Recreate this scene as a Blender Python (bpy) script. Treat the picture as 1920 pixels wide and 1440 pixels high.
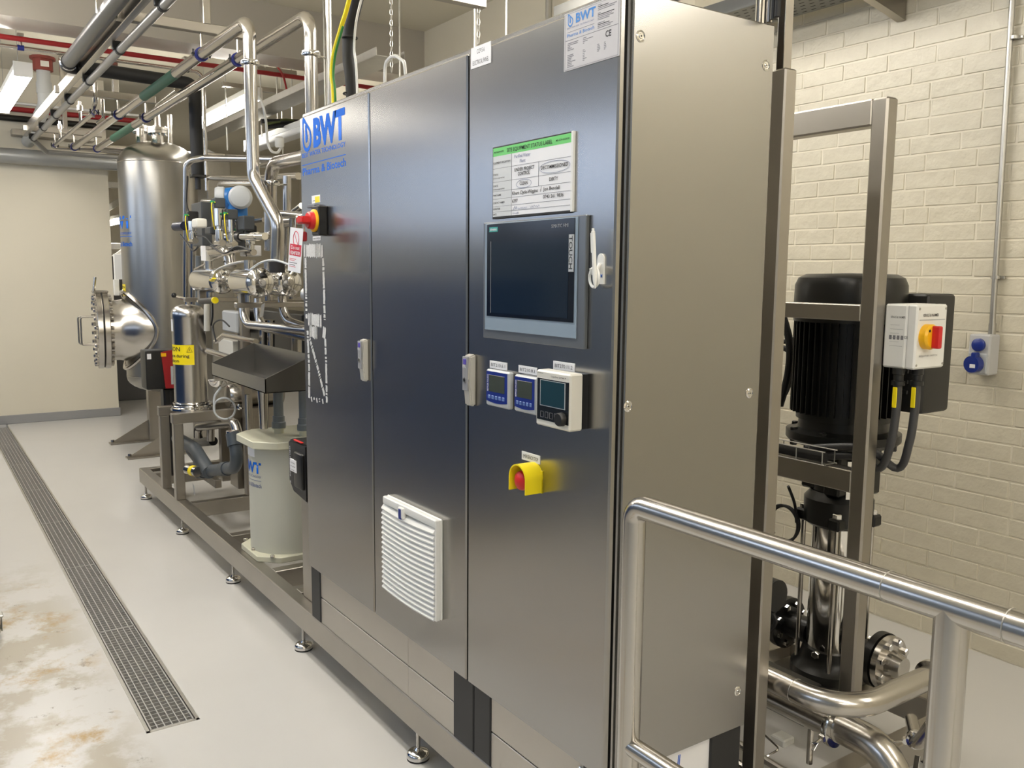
import bpy, bmesh, math, random
from mathutils import Vector, Matrix
random.seed(7)
for o in list(bpy.data.objects): bpy.data.objects.remove(o)
scn = bpy.context.scene
COL = scn.collection
PI = math.pi

# ------------------------------------------------------------------ camera
CX, CY, CZ = 3.2302, -1.2453, 1.5726
YAW, PITCH, ROLL, FPX = 0.96923, 0.12418, 0.00862, 1644.82
def basis():
    f = Vector((-math.sin(YAW)*math.cos(PITCH), math.cos(YAW)*math.cos(PITCH), -math.sin(PITCH)))
    r = Vector((math.cos(YAW), math.sin(YAW), 0)); u = r.cross(f)
    c, s = math.cos(ROLL), math.sin(ROLL)
    return c*r + s*u, -s*r + c*u, f
RV, UV, FV = basis(); CAM = Vector((CX, CY, CZ))
cd = bpy.data.cameras.new('camera'); cam = bpy.data.objects.new('camera', cd); COL.objects.link(cam)
cd.sensor_width = 36; cd.lens = FPX*36/1920; cd.clip_start = 0.02
cam.matrix_world = Matrix(((RV.x, UV.x, -FV.x, CX), (RV.y, UV.y, -FV.y, CY), (RV.z, UV.z, -FV.z, CZ), (0, 0, 0, 1)))
scn.camera = cam
def U(u, v, X=None, Y=None, Z=None):
    """photo pixel -> point on the plane X=, Y= or Z= that the thing touches"""
    d = FV + RV*((u-960)/FPX) - UV*((v-720)/FPX)
    i, w = [(k, q) for k, q in enumerate((X, Y, Z)) if q is not None][0]
    return CAM + d*((w-CAM[i])/d[i])

# ------------------------------------------------------------------ world, exposure
w = bpy.data.worlds.new('daylight'); scn.world = w; w.use_nodes = True
bg = w.node_tree.nodes['Background']; bg.inputs[0].default_value = (0.60, 0.74, 1.0, 1); bg.inputs[1].default_value = 1.5
vs = scn.view_settings
vs.view_transform = 'Standard'; vs.look = 'None'; vs.exposure = 1.05; vs.gamma = 1; vs.use_curve_mapping = False
LAMP = 16.0           # emission of the lit batten diffusers

# ------------------------------------------------------------------ materials
MATS = {}
def M(name, col=(.5, .5, .5), rough=.5, metal=0, bump=0, bscale=60, var=0, vscale=4, aniso=0, stretch=None, emit=None, coat=0, trans=0, spec=None):
    if name in MATS: return MATS[name]
    m = bpy.data.materials.new(name); m.use_nodes = True; MATS[name] = m
    nt = m.node_tree; b = nt.nodes['Principled BSDF']; L = nt.links.new
    b.inputs['Base Color'].default_value = (*col, 1); b.inputs['Roughness'].default_value = rough; b.inputs['Metallic'].default_value = metal
    if coat: b.inputs['Coat Weight'].default_value = coat; b.inputs['Coat Roughness'].default_value = .15
    if spec is not None: b.inputs['Specular IOR Level'].default_value = spec
    if emit: b.inputs['Emission Color'].default_value = (*emit[0], 1); b.inputs['Emission Strength'].default_value = emit[1]
    def coords(sc):
        g = nt.nodes.new('ShaderNodeNewGeometry'); mp = nt.nodes.new('ShaderNodeMapping'); L(g.outputs['Position'], mp.inputs[0]); mp.inputs['Scale'].default_value = sc; return mp
    if bump:
        st = stretch or (1, 1, 1); mp = coords(st)
        n = nt.nodes.new('ShaderNodeTexNoise'); n.inputs['Scale'].default_value = bscale; n.inputs['Detail'].default_value = 4; L(mp.outputs[0], n.inputs['Vector'])
        bp = nt.nodes.new('ShaderNodeBump'); bp.inputs['Strength'].default_value = bump; bp.inputs['Distance'].default_value = .002; L(n.outputs[0], bp.inputs['Height']); L(bp.outputs[0], b.inputs['Normal'])
    if var:
        mp = coords((1, 1, 1)); n = nt.nodes.new('ShaderNodeTexNoise'); n.inputs['Scale'].default_value = vscale; n.inputs['Detail'].default_value = 5; L(mp.outputs[0], n.inputs['Vector'])
        mx = nt.nodes.new('ShaderNodeMix'); mx.data_type = 'RGBA'; L(n.outputs[0], mx.inputs[0])
        mx.inputs[6].default_value = (*[c*(1-var) for c in col], 1); mx.inputs[7].default_value = (*[min(1, c*(1+var)) for c in col], 1); L(mx.outputs[2], b.inputs['Base Color'])
    if aniso:
        b.inputs['Anisotropic'].default_value = aniso
        cb = nt.nodes.new('ShaderNodeCombineXYZ'); cb.inputs[0].default_value = 1; cb.inputs[1].default_value = 1; L(cb.outputs[0], b.inputs['Tangent'])
    return m
STEEL = M('brushed_cabinet_steel', (.40, .39, .375), .25, 1, aniso=.75)
PIPE = M('satin_pipe_steel', (.52, .495, .46), .22, 1, bump=.02, bscale=200)
POL = M('polished_steel', (.70, .69, .67), .09, 1)
DULL = M('dull_square_tube_steel', (.40, .375, .335), .36, 1, bump=.03, bscale=250, var=.08, vscale=6)
TANKM = M('tank_shell_steel', (.37, .36, .335), .30, 1, bump=.02, bscale=150, stretch=(1, 1, .05), var=.06, vscale=3)
GALV = M('galvanised_steel', (.50, .49, .46), .38, 1, var=.1, vscale=25)
BLACK = M('black_plastic', (.012, .012, .012), .38)
BLACKP = M('black_paint', (.006, .006, .0055), .33)
RUBBER = M('black_rubber', (.012, .012, .013), .6)
GASKET = M('dark_gasket', (.008, .008, .008), .7)
WHITE = M('white_plastic', (.78, .78, .75), .35)
PAPER = M('white_label', (.80, .80, .82), .45)
CREAMP = M('cream_plastic', (.72, .70, .63), .35)
GREYP = M('light_grey_plastic', (.46, .48, .49), .35)
PVC = M('grey_pvc', (.065, .078, .092), .38)
PVCL = M('mid_grey_pvc', (.16, .18, .195), .4)
BLUE = M('logo_blue', (.004, .12, .58), .6, spec=.15)
BLUEP = M('cobalt_plastic', (.012, .03, .22), .3)
BLUEC = M('blue_silicone_liner', (.01, .02, .20), .5)
TXBLUE = M('transmitter_blue_paint', (.01, .14, .42), .35)
YEL = M('yellow_plastic', (.90, .72, .01), .35)
AMB = M('amber_plastic', (.90, .48, .01), .35)
RED = M('red_plastic', (.62, .02, .02), .35)
REDP = M('red_paint', (.30, .012, .015), .4)
GREEN = M('label_green', (.16, .62, .17), .5)
GREENT = M('green_pipe_marker_tape', (.03, .14, .085), .5)
INK = M('black_ink', (.015, .015, .015), .6)
INKB = M('pale_blue_ink', (.12, .15, .30), .6)
GINK = M('grey_ink', (.2, .2, .22), .6)
REDI = M('red_ink', (.60, .01, .04), .5)
SCREEN = M('dark_screen_glass', (.010, .018, .030), .12)
LCD = M('grey_lcd', (.055, .065, .05), .25)
TANKP = M('grey_green_pvc_tank', (.50, .50, .43), .42, bump=.02, bscale=40)
LIDP = M('cream_pvc_lid', (.56, .55, .43), .35)
LAMPW = M('lit_diffuser', (1, 1, 1), .5, emit=((1.0, .945, .855), LAMP))
TAPE = M('tape_residue', (.58, .58, .57), .8, bump=.4, bscale=400, var=.35, vscale=180)

# ------------------------------------------------------------------ mesh helpers
def nb(): return bmesh.new()
def V(*a): return Vector(a)
def frame(ax):
    ax = Vector(ax).normalized(); t = Vector((0, 0, 1)) if abs(ax.z) < .9 else Vector((1, 0, 0))
    a = ax.cross(t).normalized(); return a, ax.cross(a).normalized(), ax
def bx(bm, x0, x1, y0, y1, z0, z1, bev=0, seg=1):
    t = bmesh.new(); bmesh.ops.create_cube(t, size=1)
    sx, sy, sz = abs(x1-x0), abs(y1-y0), abs(z1-z0)
    for v in t.verts: v.co = Vector(((x0+x1)/2+v.co.x*sx, (y0+y1)/2+v.co.y*sy, (z0+z1)/2+v.co.z*sz))
    if bev: bmesh.ops.bevel(t, geom=t.edges[:], offset=min(bev, .45*min(sx, sy, sz)), segments=seg, profile=.6, affect='EDGES')
    merge(bm, t); return bm
def merge(bm, t, mat=None):
    if mat is not None: t.transform(mat)
    me = bpy.data.meshes.new('tmp'); t.to_mesh(me); t.free(); bm.from_mesh(me); bpy.data.meshes.remove(me)
def beam(bm, p0, p1, wy, wz, bev=.002, up=(0, 0, 1)):
    """rectangular bar from p0 to p1, section wy (sideways) x wz (along up)"""
    p0, p1 = Vector(p0), Vector(p1); a = (p1-p0).normalized(); u = Vector(up); s = a.cross(u).normalized(); u = s.cross(a)
    t = bmesh.new(); bmesh.ops.create_cube(t, size=1); Ln = (p1-p0).length
    for v in t.verts: v.co = Vector((v.co.x*Ln, v.co.y*wy, v.co.z*wz))
    if bev: bmesh.ops.bevel(t, geom=t.edges[:], offset=min(bev, .45*min(wy, wz)), segments=1, profile=.6, affect='EDGES')
    mid = (p0+p1)/2
    merge(bm, t, Matrix(((a.x, s.x, u.x, mid.x), (a.y, s.y, u.y, mid.y), (a.z, s.z, u.z, mid.z), (0, 0, 0, 1)))); return bm
def lathe(bm, prof, o, ax=(0, 0, 1), seg=24, closed=True, start=0):
    a, b, c = frame(ax); o = Vector(o); rings = []
    for r, h in prof:
        if r < 1e-6: rings.append([bm.verts.new(o+c*h)])
        else: rings.append([bm.verts.new(o+c*h+(a*math.cos(start+2*PI*i/seg)+b*math.sin(start+2*PI*i/seg))*r) for i in range(seg)])
    for p, q in zip(rings, rings[1:]):
        for i in range(seg):
            j = (i+1) % seg
            if len(p) == 1 and len(q) == 1: continue
            if len(p) == 1: bm.faces.new((p[0], q[j], q[i]))
            elif len(q) == 1: bm.faces.new((p[i], p[j], q[0]))
            else: bm.faces.new((p[i], p[j], q[j], q[i]))
    if closed:
        if len(rings[0]) > 1: bm.faces.new(rings[0][::-1])
        if len(rings[-1]) > 1: bm.faces.new(rings[-1])
    return bm
def cyl(bm, p0, p1, r, seg=16, r2=None):
    p0, p1 = Vector(p0), Vector(p1); L = (p1-p0).length
    return lathe(bm, [(r, 0), (r if r2 is None else r2, L)], p0, p1-p0, seg)
def fillet(pts, bend, n=6):
    pts = [Vector(p) for p in pts]; out = [pts[0]]
    for a, b, c in zip(pts, pts[1:], pts[2:]):
        d1, d2 = (a-b), (c-b); l1, l2 = d1.length, d2.length; d1.normalize(); d2.normalize()
        ang = d1.angle(d2)
        if bend <= 0 or ang > PI-.05: out.append(b); continue
        tl = min(bend/math.tan(ang/2), .49*l1, .49*l2); rr = tl*math.tan(ang/2)
        bis = (d1+d2).normalized(); cen = b+bis*(rr/math.sin(ang/2)); s = b+d1*tl; e = b+d2*tl
        v0, v1 = s-cen, e-cen; tot = v0.angle(v1); k = v0.cross(v1).normalized()
        for i in range(n+1): out.append(cen+Matrix.Rotation(tot*i/n, 3, k) @ v0)
    out.append(pts[-1]); return out
def tube(bm, pts, r, bend=0, seg=12, n=6, closed=False):
    P = fillet(pts, bend, n) if bend else [Vector(p) for p in pts]
    Q = [P[0]]
    for p in P[1:]:
        if (p-Q[-1]).length > 1e-5: Q.append(p)
    P = Q; N = len(P); rings = []; prev = None
    for i, p in enumerate(P):
        if closed: t = (P[(i+1) % N]-P[i-1])
        else: t = (P[min(i+1, N-1)]-P[max(i-1, 0)])
        t.normalize()
        if prev is None: a, b, _ = frame(t)
        else: a = (prev-t*prev.dot(t)).normalized(); b = t.cross(a)
        prev = a; sc = 1
        if 0 < i < N-1 and not closed:
            cs = max(.5, math.cos((P[i+1]-p).angle(p-P[i-1])/2)); sc = 1/cs if cs < .999 else 1
        rings.append([bm.verts.new(p+(a*math.cos(2*PI*k/seg)+b*math.sin(2*PI*k/seg))*r) for k in range(seg)])
    rr = rings+[rings[0]] if closed else rings
    for p, q in zip(rr, rr[1:]):
        if closed and q is rings[0]:
            k0 = min(range(seg), key=lambda k: (q[k].co-p[0].co).length)
        else: k0 = 0
        for k in range(seg):
            j = (k+1) % seg; bm.faces.new((p[k], p[j], q[(j+k0) % seg], q[(k+k0) % seg]))
    if not closed: bm.faces.new(rings[0][::-1]); bm.faces.new(rings[-1])
    return bm
def ring(bm, c, ax, R, r, seg=24, n=8):
    a, b, _ = frame(ax); c = Vector(c)
    return tube(bm, [c+(a*math.cos(2*PI*i/seg)+b*math.sin(2*PI*i/seg))*R for i in range(seg)], r, 0, n, closed=True)
def arc(c, a, b, R, t0, t1, n=12): 
    c, a, b = Vector(c), Vector(a), Vector(b); return [c+(a*math.cos(t0+(t1-t0)*i/n)+b*math.sin(t0+(t1-t0)*i/n))*R for i in range(n+1)]
def prism(bm, pts, vec):
    vec = Vector(vec); A = [bm.verts.new(Vector(p)) for p in pts]; B = [bm.verts.new(Vector(p)+vec) for p in pts]; n = len(A)
    fs = [bm.faces.new(A), bm.faces.new(B[::-1])]
    for i in range(n): fs.append(bm.faces.new((A[i], B[i], B[(i+1) % n], A[(i+1) % n])))
    bmesh.ops.recalc_face_normals(bm, faces=fs); return bm
def hexh(bm, p, ax, r, h): return lathe(bm, [(r, 0), (r, h*.85), (r*.85, h)], p, ax, 6)
def smooth_curve(pts, n=6):
    P = [Vector(p) for p in pts]; out = []
    for i in range(len(P)-1):
        a = P[max(i-1, 0)]; b = P[i]; c = P[i+1]; d = P[min(i+2, len(P)-1)]
        for k in range(n):
            t = k/n; out.append(.5*((2*b)+(c-a)*t+(2*a-5*b+4*c-d)*t*t+(3*b-a-3*c+d)*t**3))
    out.append(P[-1]); return out

# ------------------------------------------------------------------ object helpers
def wloc(o):
    p = Vector((0, 0, 0))
    while o is not None: p += o.location; o = o.parent
    return p
def tag(o, label=None, cat=None, group=None, kind=None):
    if label: o['label'] = label
    if cat: o['category'] = cat
    if group: o['group'] = group
    if kind: o['kind'] = kind
    return o
def thing(name, loc, label, cat, group=None):
    o = bpy.data.objects.new(name, None); o.empty_display_size = .05; COL.objects.link(o); o.location = loc
    return tag(o, label, cat, group)
def mesh_from(bm, name, mat, off, ang=.6):
    bmesh.ops.recalc_face_normals(bm, faces=bm.faces[:])
    for f in bm.faces: f.smooth = True
    for v in bm.verts: v.co -= off
    me = bpy.data.meshes.new(name); bm.to_mesh(me); bm.free(); me.materials.append(mat)
    me.set_sharp_from_angle(angle=ang); return me
def obj(name, bm, mat, parent=None, label=None, cat=None, group=None, kind=None, ang=.6):
    if parent is not None: off = wloc(parent); loc = Vector((0, 0, 0))
    else:
        xs = [v.co for v in bm.verts]
        off = Vector(((min(c.x for c in xs)+max(c.x for c in xs))/2, (min(c.y for c in xs)+max(c.y for c in xs))/2, min(c.z for c in xs))); loc = off.copy()
    me = mesh_from(bm, name, mat, off, ang)
    o = bpy.data.objects.new(name, me); COL.objects.link(o); o.location = loc
    if parent is not None: o.parent = parent
    return tag(o, label, cat, group, kind)
def inst(name, me, parent, loc, rot=None):
    """copy of a piece that shares mesh data; loc in world"""
    o = bpy.data.objects.new(name, me); COL.objects.link(o); o.parent = parent; o.location = Vector(loc)-wloc(parent)
    if rot is not None: o.rotation_euler = rot.to_euler()
    return o
def rot_to(ax):
    a, b, c = frame(ax); return Matrix(((a.x, b.x, c.x), (a.y, b.y, c.y), (a.z, b.z, c.z)))
_bolt = {}
def bolt(parent, p, ax, r=.008, h=.008, mat=None, name='bolt'):
    k = (r, h, (mat or PIPE).name)
    if k not in _bolt:
        b = nb(); hexh(b, (0, 0, 0), (0, 0, 1), r, h); _bolt[k] = mesh_from(b, 'bolt', mat or PIPE, Vector((0, 0, 0)))
    return inst(name, _bolt[k], parent, p, rot_to(ax))
_txt = {}
def text(parent, s, p, right, up, h, wid, mat, bold=0, name='lettering', ext=.0003, align='L'):
    """flat print: string s with its lower left corner at p; h = cap height, wid = fitted width"""
    right, up = Vector(right).normalized(), Vector(up).normalized(); n = right.cross(up)
    key = (s, bold)
    if key not in _txt:
        cu = bpy.data.curves.new('t', 'FONT'); cu.body = s; cu.size = 1; cu.resolution_u = 2; cu.offset = bold; cu.fill_mode = 'BOTH' if False else 'FRONT'
        to = bpy.data.objects.new('t', cu); me = bpy.data.meshes.new_from_object(to); bpy.data.objects.remove(to); bpy.data.curves.remove(cu); _txt[key] = me
    me = _txt[key].copy(); me.name = name
    xs = [v.co.x for v in me.vertices]; ys = [v.co.y for v in me.vertices]
    if not xs: return None
    x0, x1, y0, y1 = min(xs), max(xs), min(ys), max(ys)
    cap = .70 if any(c.isupper() or c.isdigit() for c in s) else .52
    sy = h/cap; sx = wid/(x1-x0) if wid else sy
    if align == 'C': p = Vector(p)-right*((x1-x0)*sx/2)
    off = wloc(parent); p = Vector(p)
    for v in me.vertices: v.co = p+right*((v.co.x-x0)*sx)+up*(v.co.y*sy)+n*ext-off
    me.materials.clear(); me.materials.append(mat)
    o = bpy.data.objects.new(name, me); COL.objects.link(o); o.parent = parent
    return o
# ================================================================== THE ROOM
def floor_mat():
    m = bpy.data.materials.new('epoxy_floor'); m.use_nodes = True; nt = m.node_tree; b = nt.nodes['Principled BSDF']; L = nt.links.new; N = nt.nodes.new
    g = N('ShaderNodeNewGeometry'); sp = N('ShaderNodeSeparateXYZ'); L(g.outputs['Position'], sp.inputs[0])
    def noise(sc, det=6, rough=.6):
        n = N('ShaderNodeTexNoise'); n.inputs['Scale'].default_value = sc; n.inputs['Detail'].default_value = det; n.inputs['Roughness'].default_value = rough; L(g.outputs['Position'], n.inputs['Vector']); return n.outputs[0]
    def rng(s, a, b_, c=0, d=1):
        r = N('ShaderNodeMapRange'); r.inputs[1].default_value = a; r.inputs[2].default_value = b_; r.inputs[3].default_value = c; r.inputs[4].default_value = d; L(s, r.inputs[0]); return r.outputs[0]
    def mul(a, b_):
        r = N('ShaderNodeMath'); r.operation = 'MULTIPLY'; L(a, r.inputs[0]); L(b_, r.inputs[1]); return r.outputs[0]
    def mix(f, a, col):
        x = N('ShaderNodeMix'); x.data_type = 'RGBA'; L(f, x.inputs[0])
        if isinstance(a, tuple): x.inputs[6].default_value = (*a, 1)
        else: L(a, x.inputs[6])
        x.inputs[7].default_value = (*col, 1); return x.outputs[2]
    base = mix(rng(noise(1.2, 3), .3, .75), (.575, .565, .545), (.60, .59, .57))
    # worn patch on the near side of the drain: screed showing through and rusty stains
    reg = mul(rng(sp.outputs[1], -.64, -.80), mul(rng(sp.outputs[0], -2.2, -.9), rng(sp.outputs[0], 2.6, 1.6)))
    c = mix(mul(reg, rng(noise(3.2, 8, .65), .47, .56)), base, (.44, .40, .33))
    c = mix(mul(reg, rng(noise(2.3, 9, .7), .52, .62)), c, (.42, .29, .13))
    c = mix(mul(reg, rng(noise(9, 9, .75), .60, .66)), c, (.20, .17, .13))
    L(c, b.inputs['Base Color'])
    b.inputs['Roughness'].default_value = .27
    return m
FLOOR = floor_mat()
CREAM = M('cream_wall_paint', (.72, .67, .55), .5, bump=.05, bscale=30, var=.03, vscale=2)
CEILP = M('ceiling_paint', (.66, .62, .51), .6, var=.03, vscale=2)
BEAMP = M('grey_gloss_beam_paint', (.44, .41, .36), .28)
DX0, DX1, DY0, DY1 = -7.03, .19, -.665, -.487       # the drain channel
def struct(name, bm, mat, label, cat):
    return obj(name, bm, mat, None, label, cat, None, 'structure')
XR, XL, YF, YB, ZC = 7.0, -12.0, -3.6, 2.4, 3.55
b = nb()
for x0, x1, y0, y1 in ((XL, XR, YF, DY0), (XL, XR, DY1, 4.6), (DX1, XR, DY0, DY1), (XL, DX0, DY0, DY1)): bx(b, x0, x1, y0, y1, -.06, 0)
bx(b, DX0, DX1, DY0, DY1, -.16, -.10)
struct('floor', b, FLOOR, 'pale grey epoxy resin floor with worn rusty patches', 'floor')
b = nb(); bx(b, XL, XR, YF, 4.6, ZC, ZC+.1); struct('ceiling', b, CEILP, 'cream painted ceiling slab above the plant room', 'ceiling')
b = nb(); bx(b, -3.75, -3.4, YF, YB, 3.18, ZC); struct('trim_1', b, BEAMP, 'painted downstand beam crossing the ceiling', 'beam')
b = nb(); bx(b, -7.17, -7.05, YF, .585, 0, ZC); struct('wall_far', b, CREAM, 'cream partition wall at the end of the aisle', 'wall')
b = nb(); bx(b, -7.055, -7.035, YF, .60, 0, .09, .004); bx(b, -7.19, -7.05, .585, .60, 0, .09)
struct('baseboard_far', b, M('grey_skirting', (.30, .30, .30), .4), 'grey skirting along the cream partition wall', 'skirting')
b = nb(); bx(b, XL-.1, XL, YF, 4.6, 0, ZC); struct('wall_end', b, CREAM, 'cream wall at the far end of the plant room', 'wall')
b = nb(); bx(b, XR, XR+.1, YF, YB, 0, ZC); struct('wall_right', b, CREAM, 'cream wall behind the viewer', 'wall')
b = nb(); bx(b, XL, -5.2, 4.6, 4.7, 0, ZC); struct('wall_side', b, CREAM, 'cream wall set back beyond the large tank', 'wall')
# unseen wall opposite the cabinet; its windows are added for cool light and blue reflections
WN = [(-6.4, -4.6), (-3.9, -2.1), (-1.4, .4), (1.1, 2.9)]; WZ0, WZ1 = 1.95, 2.95
b = nb(); bx(b, XL, XR, YF-.15, YF, 0, WZ0); bx(b, XL, XR, YF-.15, YF, WZ1, ZC)
xs = [XL]+[v for p in WN for v in p]+[XR]
for i in range(0, len(xs), 2): bx(b, xs[i], xs[i+1], YF-.15, YF, WZ0, WZ1)
struct('wall_front', b, M('blue_grey_wall_paint', (.17, .215, .29), .5), 'blue grey wall with added high windows across the aisle', 'wall')
GLASS = M('window_glass', (.9, .95, 1), .02)
nt = GLASS.node_tree; tr = nt.nodes.new('ShaderNodeBsdfTransparent'); gl = nt.nodes.new('ShaderNodeBsdfGlossy'); gl.inputs['Roughness'].default_value = .02; mx = nt.nodes.new('ShaderNodeMixShader'); mx.inputs[0].default_value = .06
nt.links.new(tr.outputs[0], mx.inputs[1]); nt.links.new(gl.outputs[0], mx.inputs[2]); nt.links.new(mx.outputs[0], nt.nodes['Material Output'].inputs[0])
for i, (x0, x1) in enumerate(WN):
    b = nb(); f = .05
    bx(b, x0, x1, YF-.11, YF-.05, WZ0, WZ0+f); bx(b, x0, x1, YF-.11, YF-.05, WZ1-f, WZ1)
    for x in (x0, (x0+x1)/2-f/2, x1-f): bx(b, x, x+f, YF-.11, YF-.05, WZ0+f, WZ1-f)
    o = struct('window_%d' % (i+1), b, WHITE, 'added white framed glazing high in the wall across the aisle', 'window')
    for x in (x0+f, (x0+x1)/2+f/2):
        g = nb(); bx(g, x, x+(x1-x0)/2-1.5*f, YF-.083, YF-.077, WZ0+f, WZ1-f); obj('pane', g, GLASS, o)
# back wall: painted brickwork near the pump, flat plaster further along
def wall_mat():
    m = bpy.data.materials.new('painted_brickwork'); m.use_nodes = True; nt = m.node_tree; b_ = nt.nodes['Principled BSDF']; L = nt.links.new; N = nt.nodes.new
    b_.inputs['Base Color'].default_value = (.64, .585, .45, 1); b_.inputs['Roughness'].default_value = .34
    g = N('ShaderNodeNewGeometry'); n = N('ShaderNodeTexNoise'); n.inputs['Scale'].default_value = 18; n.inputs['Detail'].default_value = 8; L(g.outputs['Position'], n.inputs['Vector'])
    bp = N('ShaderNodeBump'); bp.inputs['Strength'].default_value = .5; bp.inputs['Distance'].default_value = .014; L(n.outputs[0], bp.inputs['Height']); L(bp.outputs[0], b_.inputs['Normal'])
    mx = N('ShaderNodeMix'); mx.data_type = 'RGBA'; L(n.outputs[0], mx.inputs[0]); mx.inputs[6].default_value = (.57, .525, .415, 1); mx.inputs[7].default_value = (.645, .60, .48, 1); L(mx.outputs[2], b_.inputs['Base Color'])
    return m
BRICK = wall_mat()
b = nb(); bx(b, -5.2, XR, YB+.006, YB+.2, 0, ZC); bx(b, -5.3, -5.2, YB, 4.7, 0, ZC)
WALL = struct('wall_back', b, CREAM, 'cream painted brick wall behind the pump', 'wall')
b = nb(); bx(b, -5.2, -.55, YB, YB+.006, 0, ZC); obj('plaster_face', b, CREAM, WALL)
def brick_mesh(L, seed):
    rnd = random.Random(seed); t = nb(); bx(t, -L/2-.001, L/2+.001, 0, .012, -.0342, .0342, .0022)
    for v in t.verts: v.co.y += (rnd.random()-.5)*.0016 if v.co.y < .006 else 0
    for v in t.verts: v.co.z += rnd.uniform(-.0014, .0014); v.co.x += rnd.uniform(-.0018, .0018)
    return mesh_from(t, 'brick', BRICK, Vector((0, 0, 0)), .3)
full = [brick_mesh(.215, i) for i in range(4)]; half = [brick_mesh(.1025, i+9) for i in range(2)]
random.seed(3); ends = {}; course = 0; z = .0375+.003
while z < 2.82:
    x = .05 + (.1125 if course % 2 else 0) + random.uniform(-.02, .02); hd = random.random() < .2
    while x < 1.80:
        if hd and random.random() < .35: me, wd = random.choice(half), .1125
        else: me, wd = random.choice(full), .225
        inst('brick', me, WALL, (x+wd/2, YB+.0024+random.uniform(-.0010, .0010), z+random.uniform(-.001, .001))); x += wd
    ends[course] = x; z += .075; course += 1
# the courses beyond those: one joined relief
b = nb(); z = .0375+.003; course = 0; rnd = random.Random(5)
while z < 3.5:
    for x0, x1 in ((-.40-(.1125 if course % 2 else 0), -.14), (ends[course], 5.4)) if course in ends else ((-.35, 5.4),):
        x = x0
        while x < x1: 
            t0 = YB+.0028+rnd.uniform(-.001, .001); bx(b, x, x+.218, t0, t0+.008, z-.0325, z+.0325); x += .225
    z += .075; course += 1
o = obj('brick_courses', b, BRICK, WALL, kind='stuff')

# ------------------------------------------------------------------ batten lights
def batten(x0, x1, y, z, lit, label, group=None, wires=True):
    t = thing('batten_light', (x0, y, z), label, 'ceiling light', group)
    b = nb(); bx(b, x0+.012, x1-.012, y-.055, y+.055, z+.045, z+.10, .008); obj('housing', b, WHITE, t)
    b = nb(); bx(b, x0+.012, x1-.012, y-.06, y+.06, z, z+.05, .018, 3); obj('diffuser', b, LAMPW if lit else WHITE, t)
    for x in (x0, x1-.012): b = nb(); bx(b, x, x+.012, y-.062, y+.062, z-.002, z+.102, .003); obj('end_cap', b, WHITE, t)
    if wires:
        for x in (x0+.3, x1-.3): b = nb(); cyl(b, (x, y, z+.10), (x, y, ZC), .0025, 6); obj('hanger_wire', b, GALV, t)
    return t
batten(-5.9, -4.12, -.465, 2.95, True, 'lit batten light over the aisle beside the white waste pipe')
batten(-6.0, -4.2, 1.24, 3.0, True, 'lit batten light hanging behind the black insulated drop pipe')
for x, y in ((-1.75, -.465), (.45, -.465), (2.65, -.465), (4.85, -.465), (-.75, 1.24), (3.3, 1.75), (-3.7, -.95), (-1.5, -.95), (-5.9, -1.9), (5.1, -1.9)):  # unseen lamps: visible rows carried on, others added for fill and cabinet reflections
    batten(x, x+1.8, y, 3.0, True, 'lit batten light added on the ceiling out of the picture', 'added ceiling lights out of the picture')

# ------------------------------------------------------------------ floor drain
chn = nb()
bx(chn, DX0, DX1, DY0, DY0+.012, -.10, .001); bx(chn, DX0, DX1, DY1-.012, DY1, -.10, .001); bx(chn, DX1-.012, DX1, DY0, DY1, -.10, .001)
obj('drain_channel', chn, GALV, None, 'long stainless steel drain channel set in the floor', 'drain')
panel_me = {}; GRT = M('weathered_galvanised_grate', (.42, .41, .39), .45, .35)
def grate(x1, ln, lab):
    yc0, yc1 = DY0+.016, DY1-.016
    t = thing('drain_grate', (x1-ln/2, (yc0+yc1)/2, -.04), lab, 'drain grate', 'grate panels along the floor drain')
    if ln not in panel_me:
        b = nb(); bx(b, -ln/2, ln/2, yc0, yc0+.005, -.030, 0); bx(b, -ln/2, ln/2, yc1-.005, yc1, -.030, 0); bx(b, -ln/2, -ln/2+.005, yc0, yc1, -.03, 0); bx(b, ln/2-.005, ln/2, yc0, yc1, -.03, 0)
        fm = mesh_from(b, 'frame', GRT, Vector((0, 0, 0)))
        b = nb(); n = 6
        for i in range(1, n): y = yc0+(yc1-yc0)*i/n; bx(b, -ln/2, ln/2, y-.002, y+.002, -.006, -.0002)
        k = int(ln/.028)
        for i in range(1, k): x = -ln/2+ln*i/k; bx(b, x-.0016, x+.0016, yc0, yc1, -.022, -.0008)
        bm_ = mesh_from(b, 'bars', GRT, Vector((0, 0, 0))); panel_me[ln] = (fm, bm_)
    fm, bm_ = panel_me[ln]
    for nme, me in (('frame', fm), ('bars', bm_)):
        o = inst(nme, me, t, (x1-ln/2, 0, 0)); 
        if nme == 'bars': o['kind'] = 'stuff'
x = DX1-.014
for lab in ('end panel of the steel mesh drain grating, next to the worn floor', 'drain grating panel second from the worn end, opposite the grey plastic tank', 'drain grating panel in the floor opposite the filter stand', 'drain grating panel in the floor opposite the far end of the skid', "drain grating panel in the floor opposite the large tank's legs", 'drain grating panel in the floor opposite the bolted manhole'):
    grate(x, .996, lab); x -= 1.0
grate(x, 1.02, 'drain grating panel running up to the partition wall')
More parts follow.
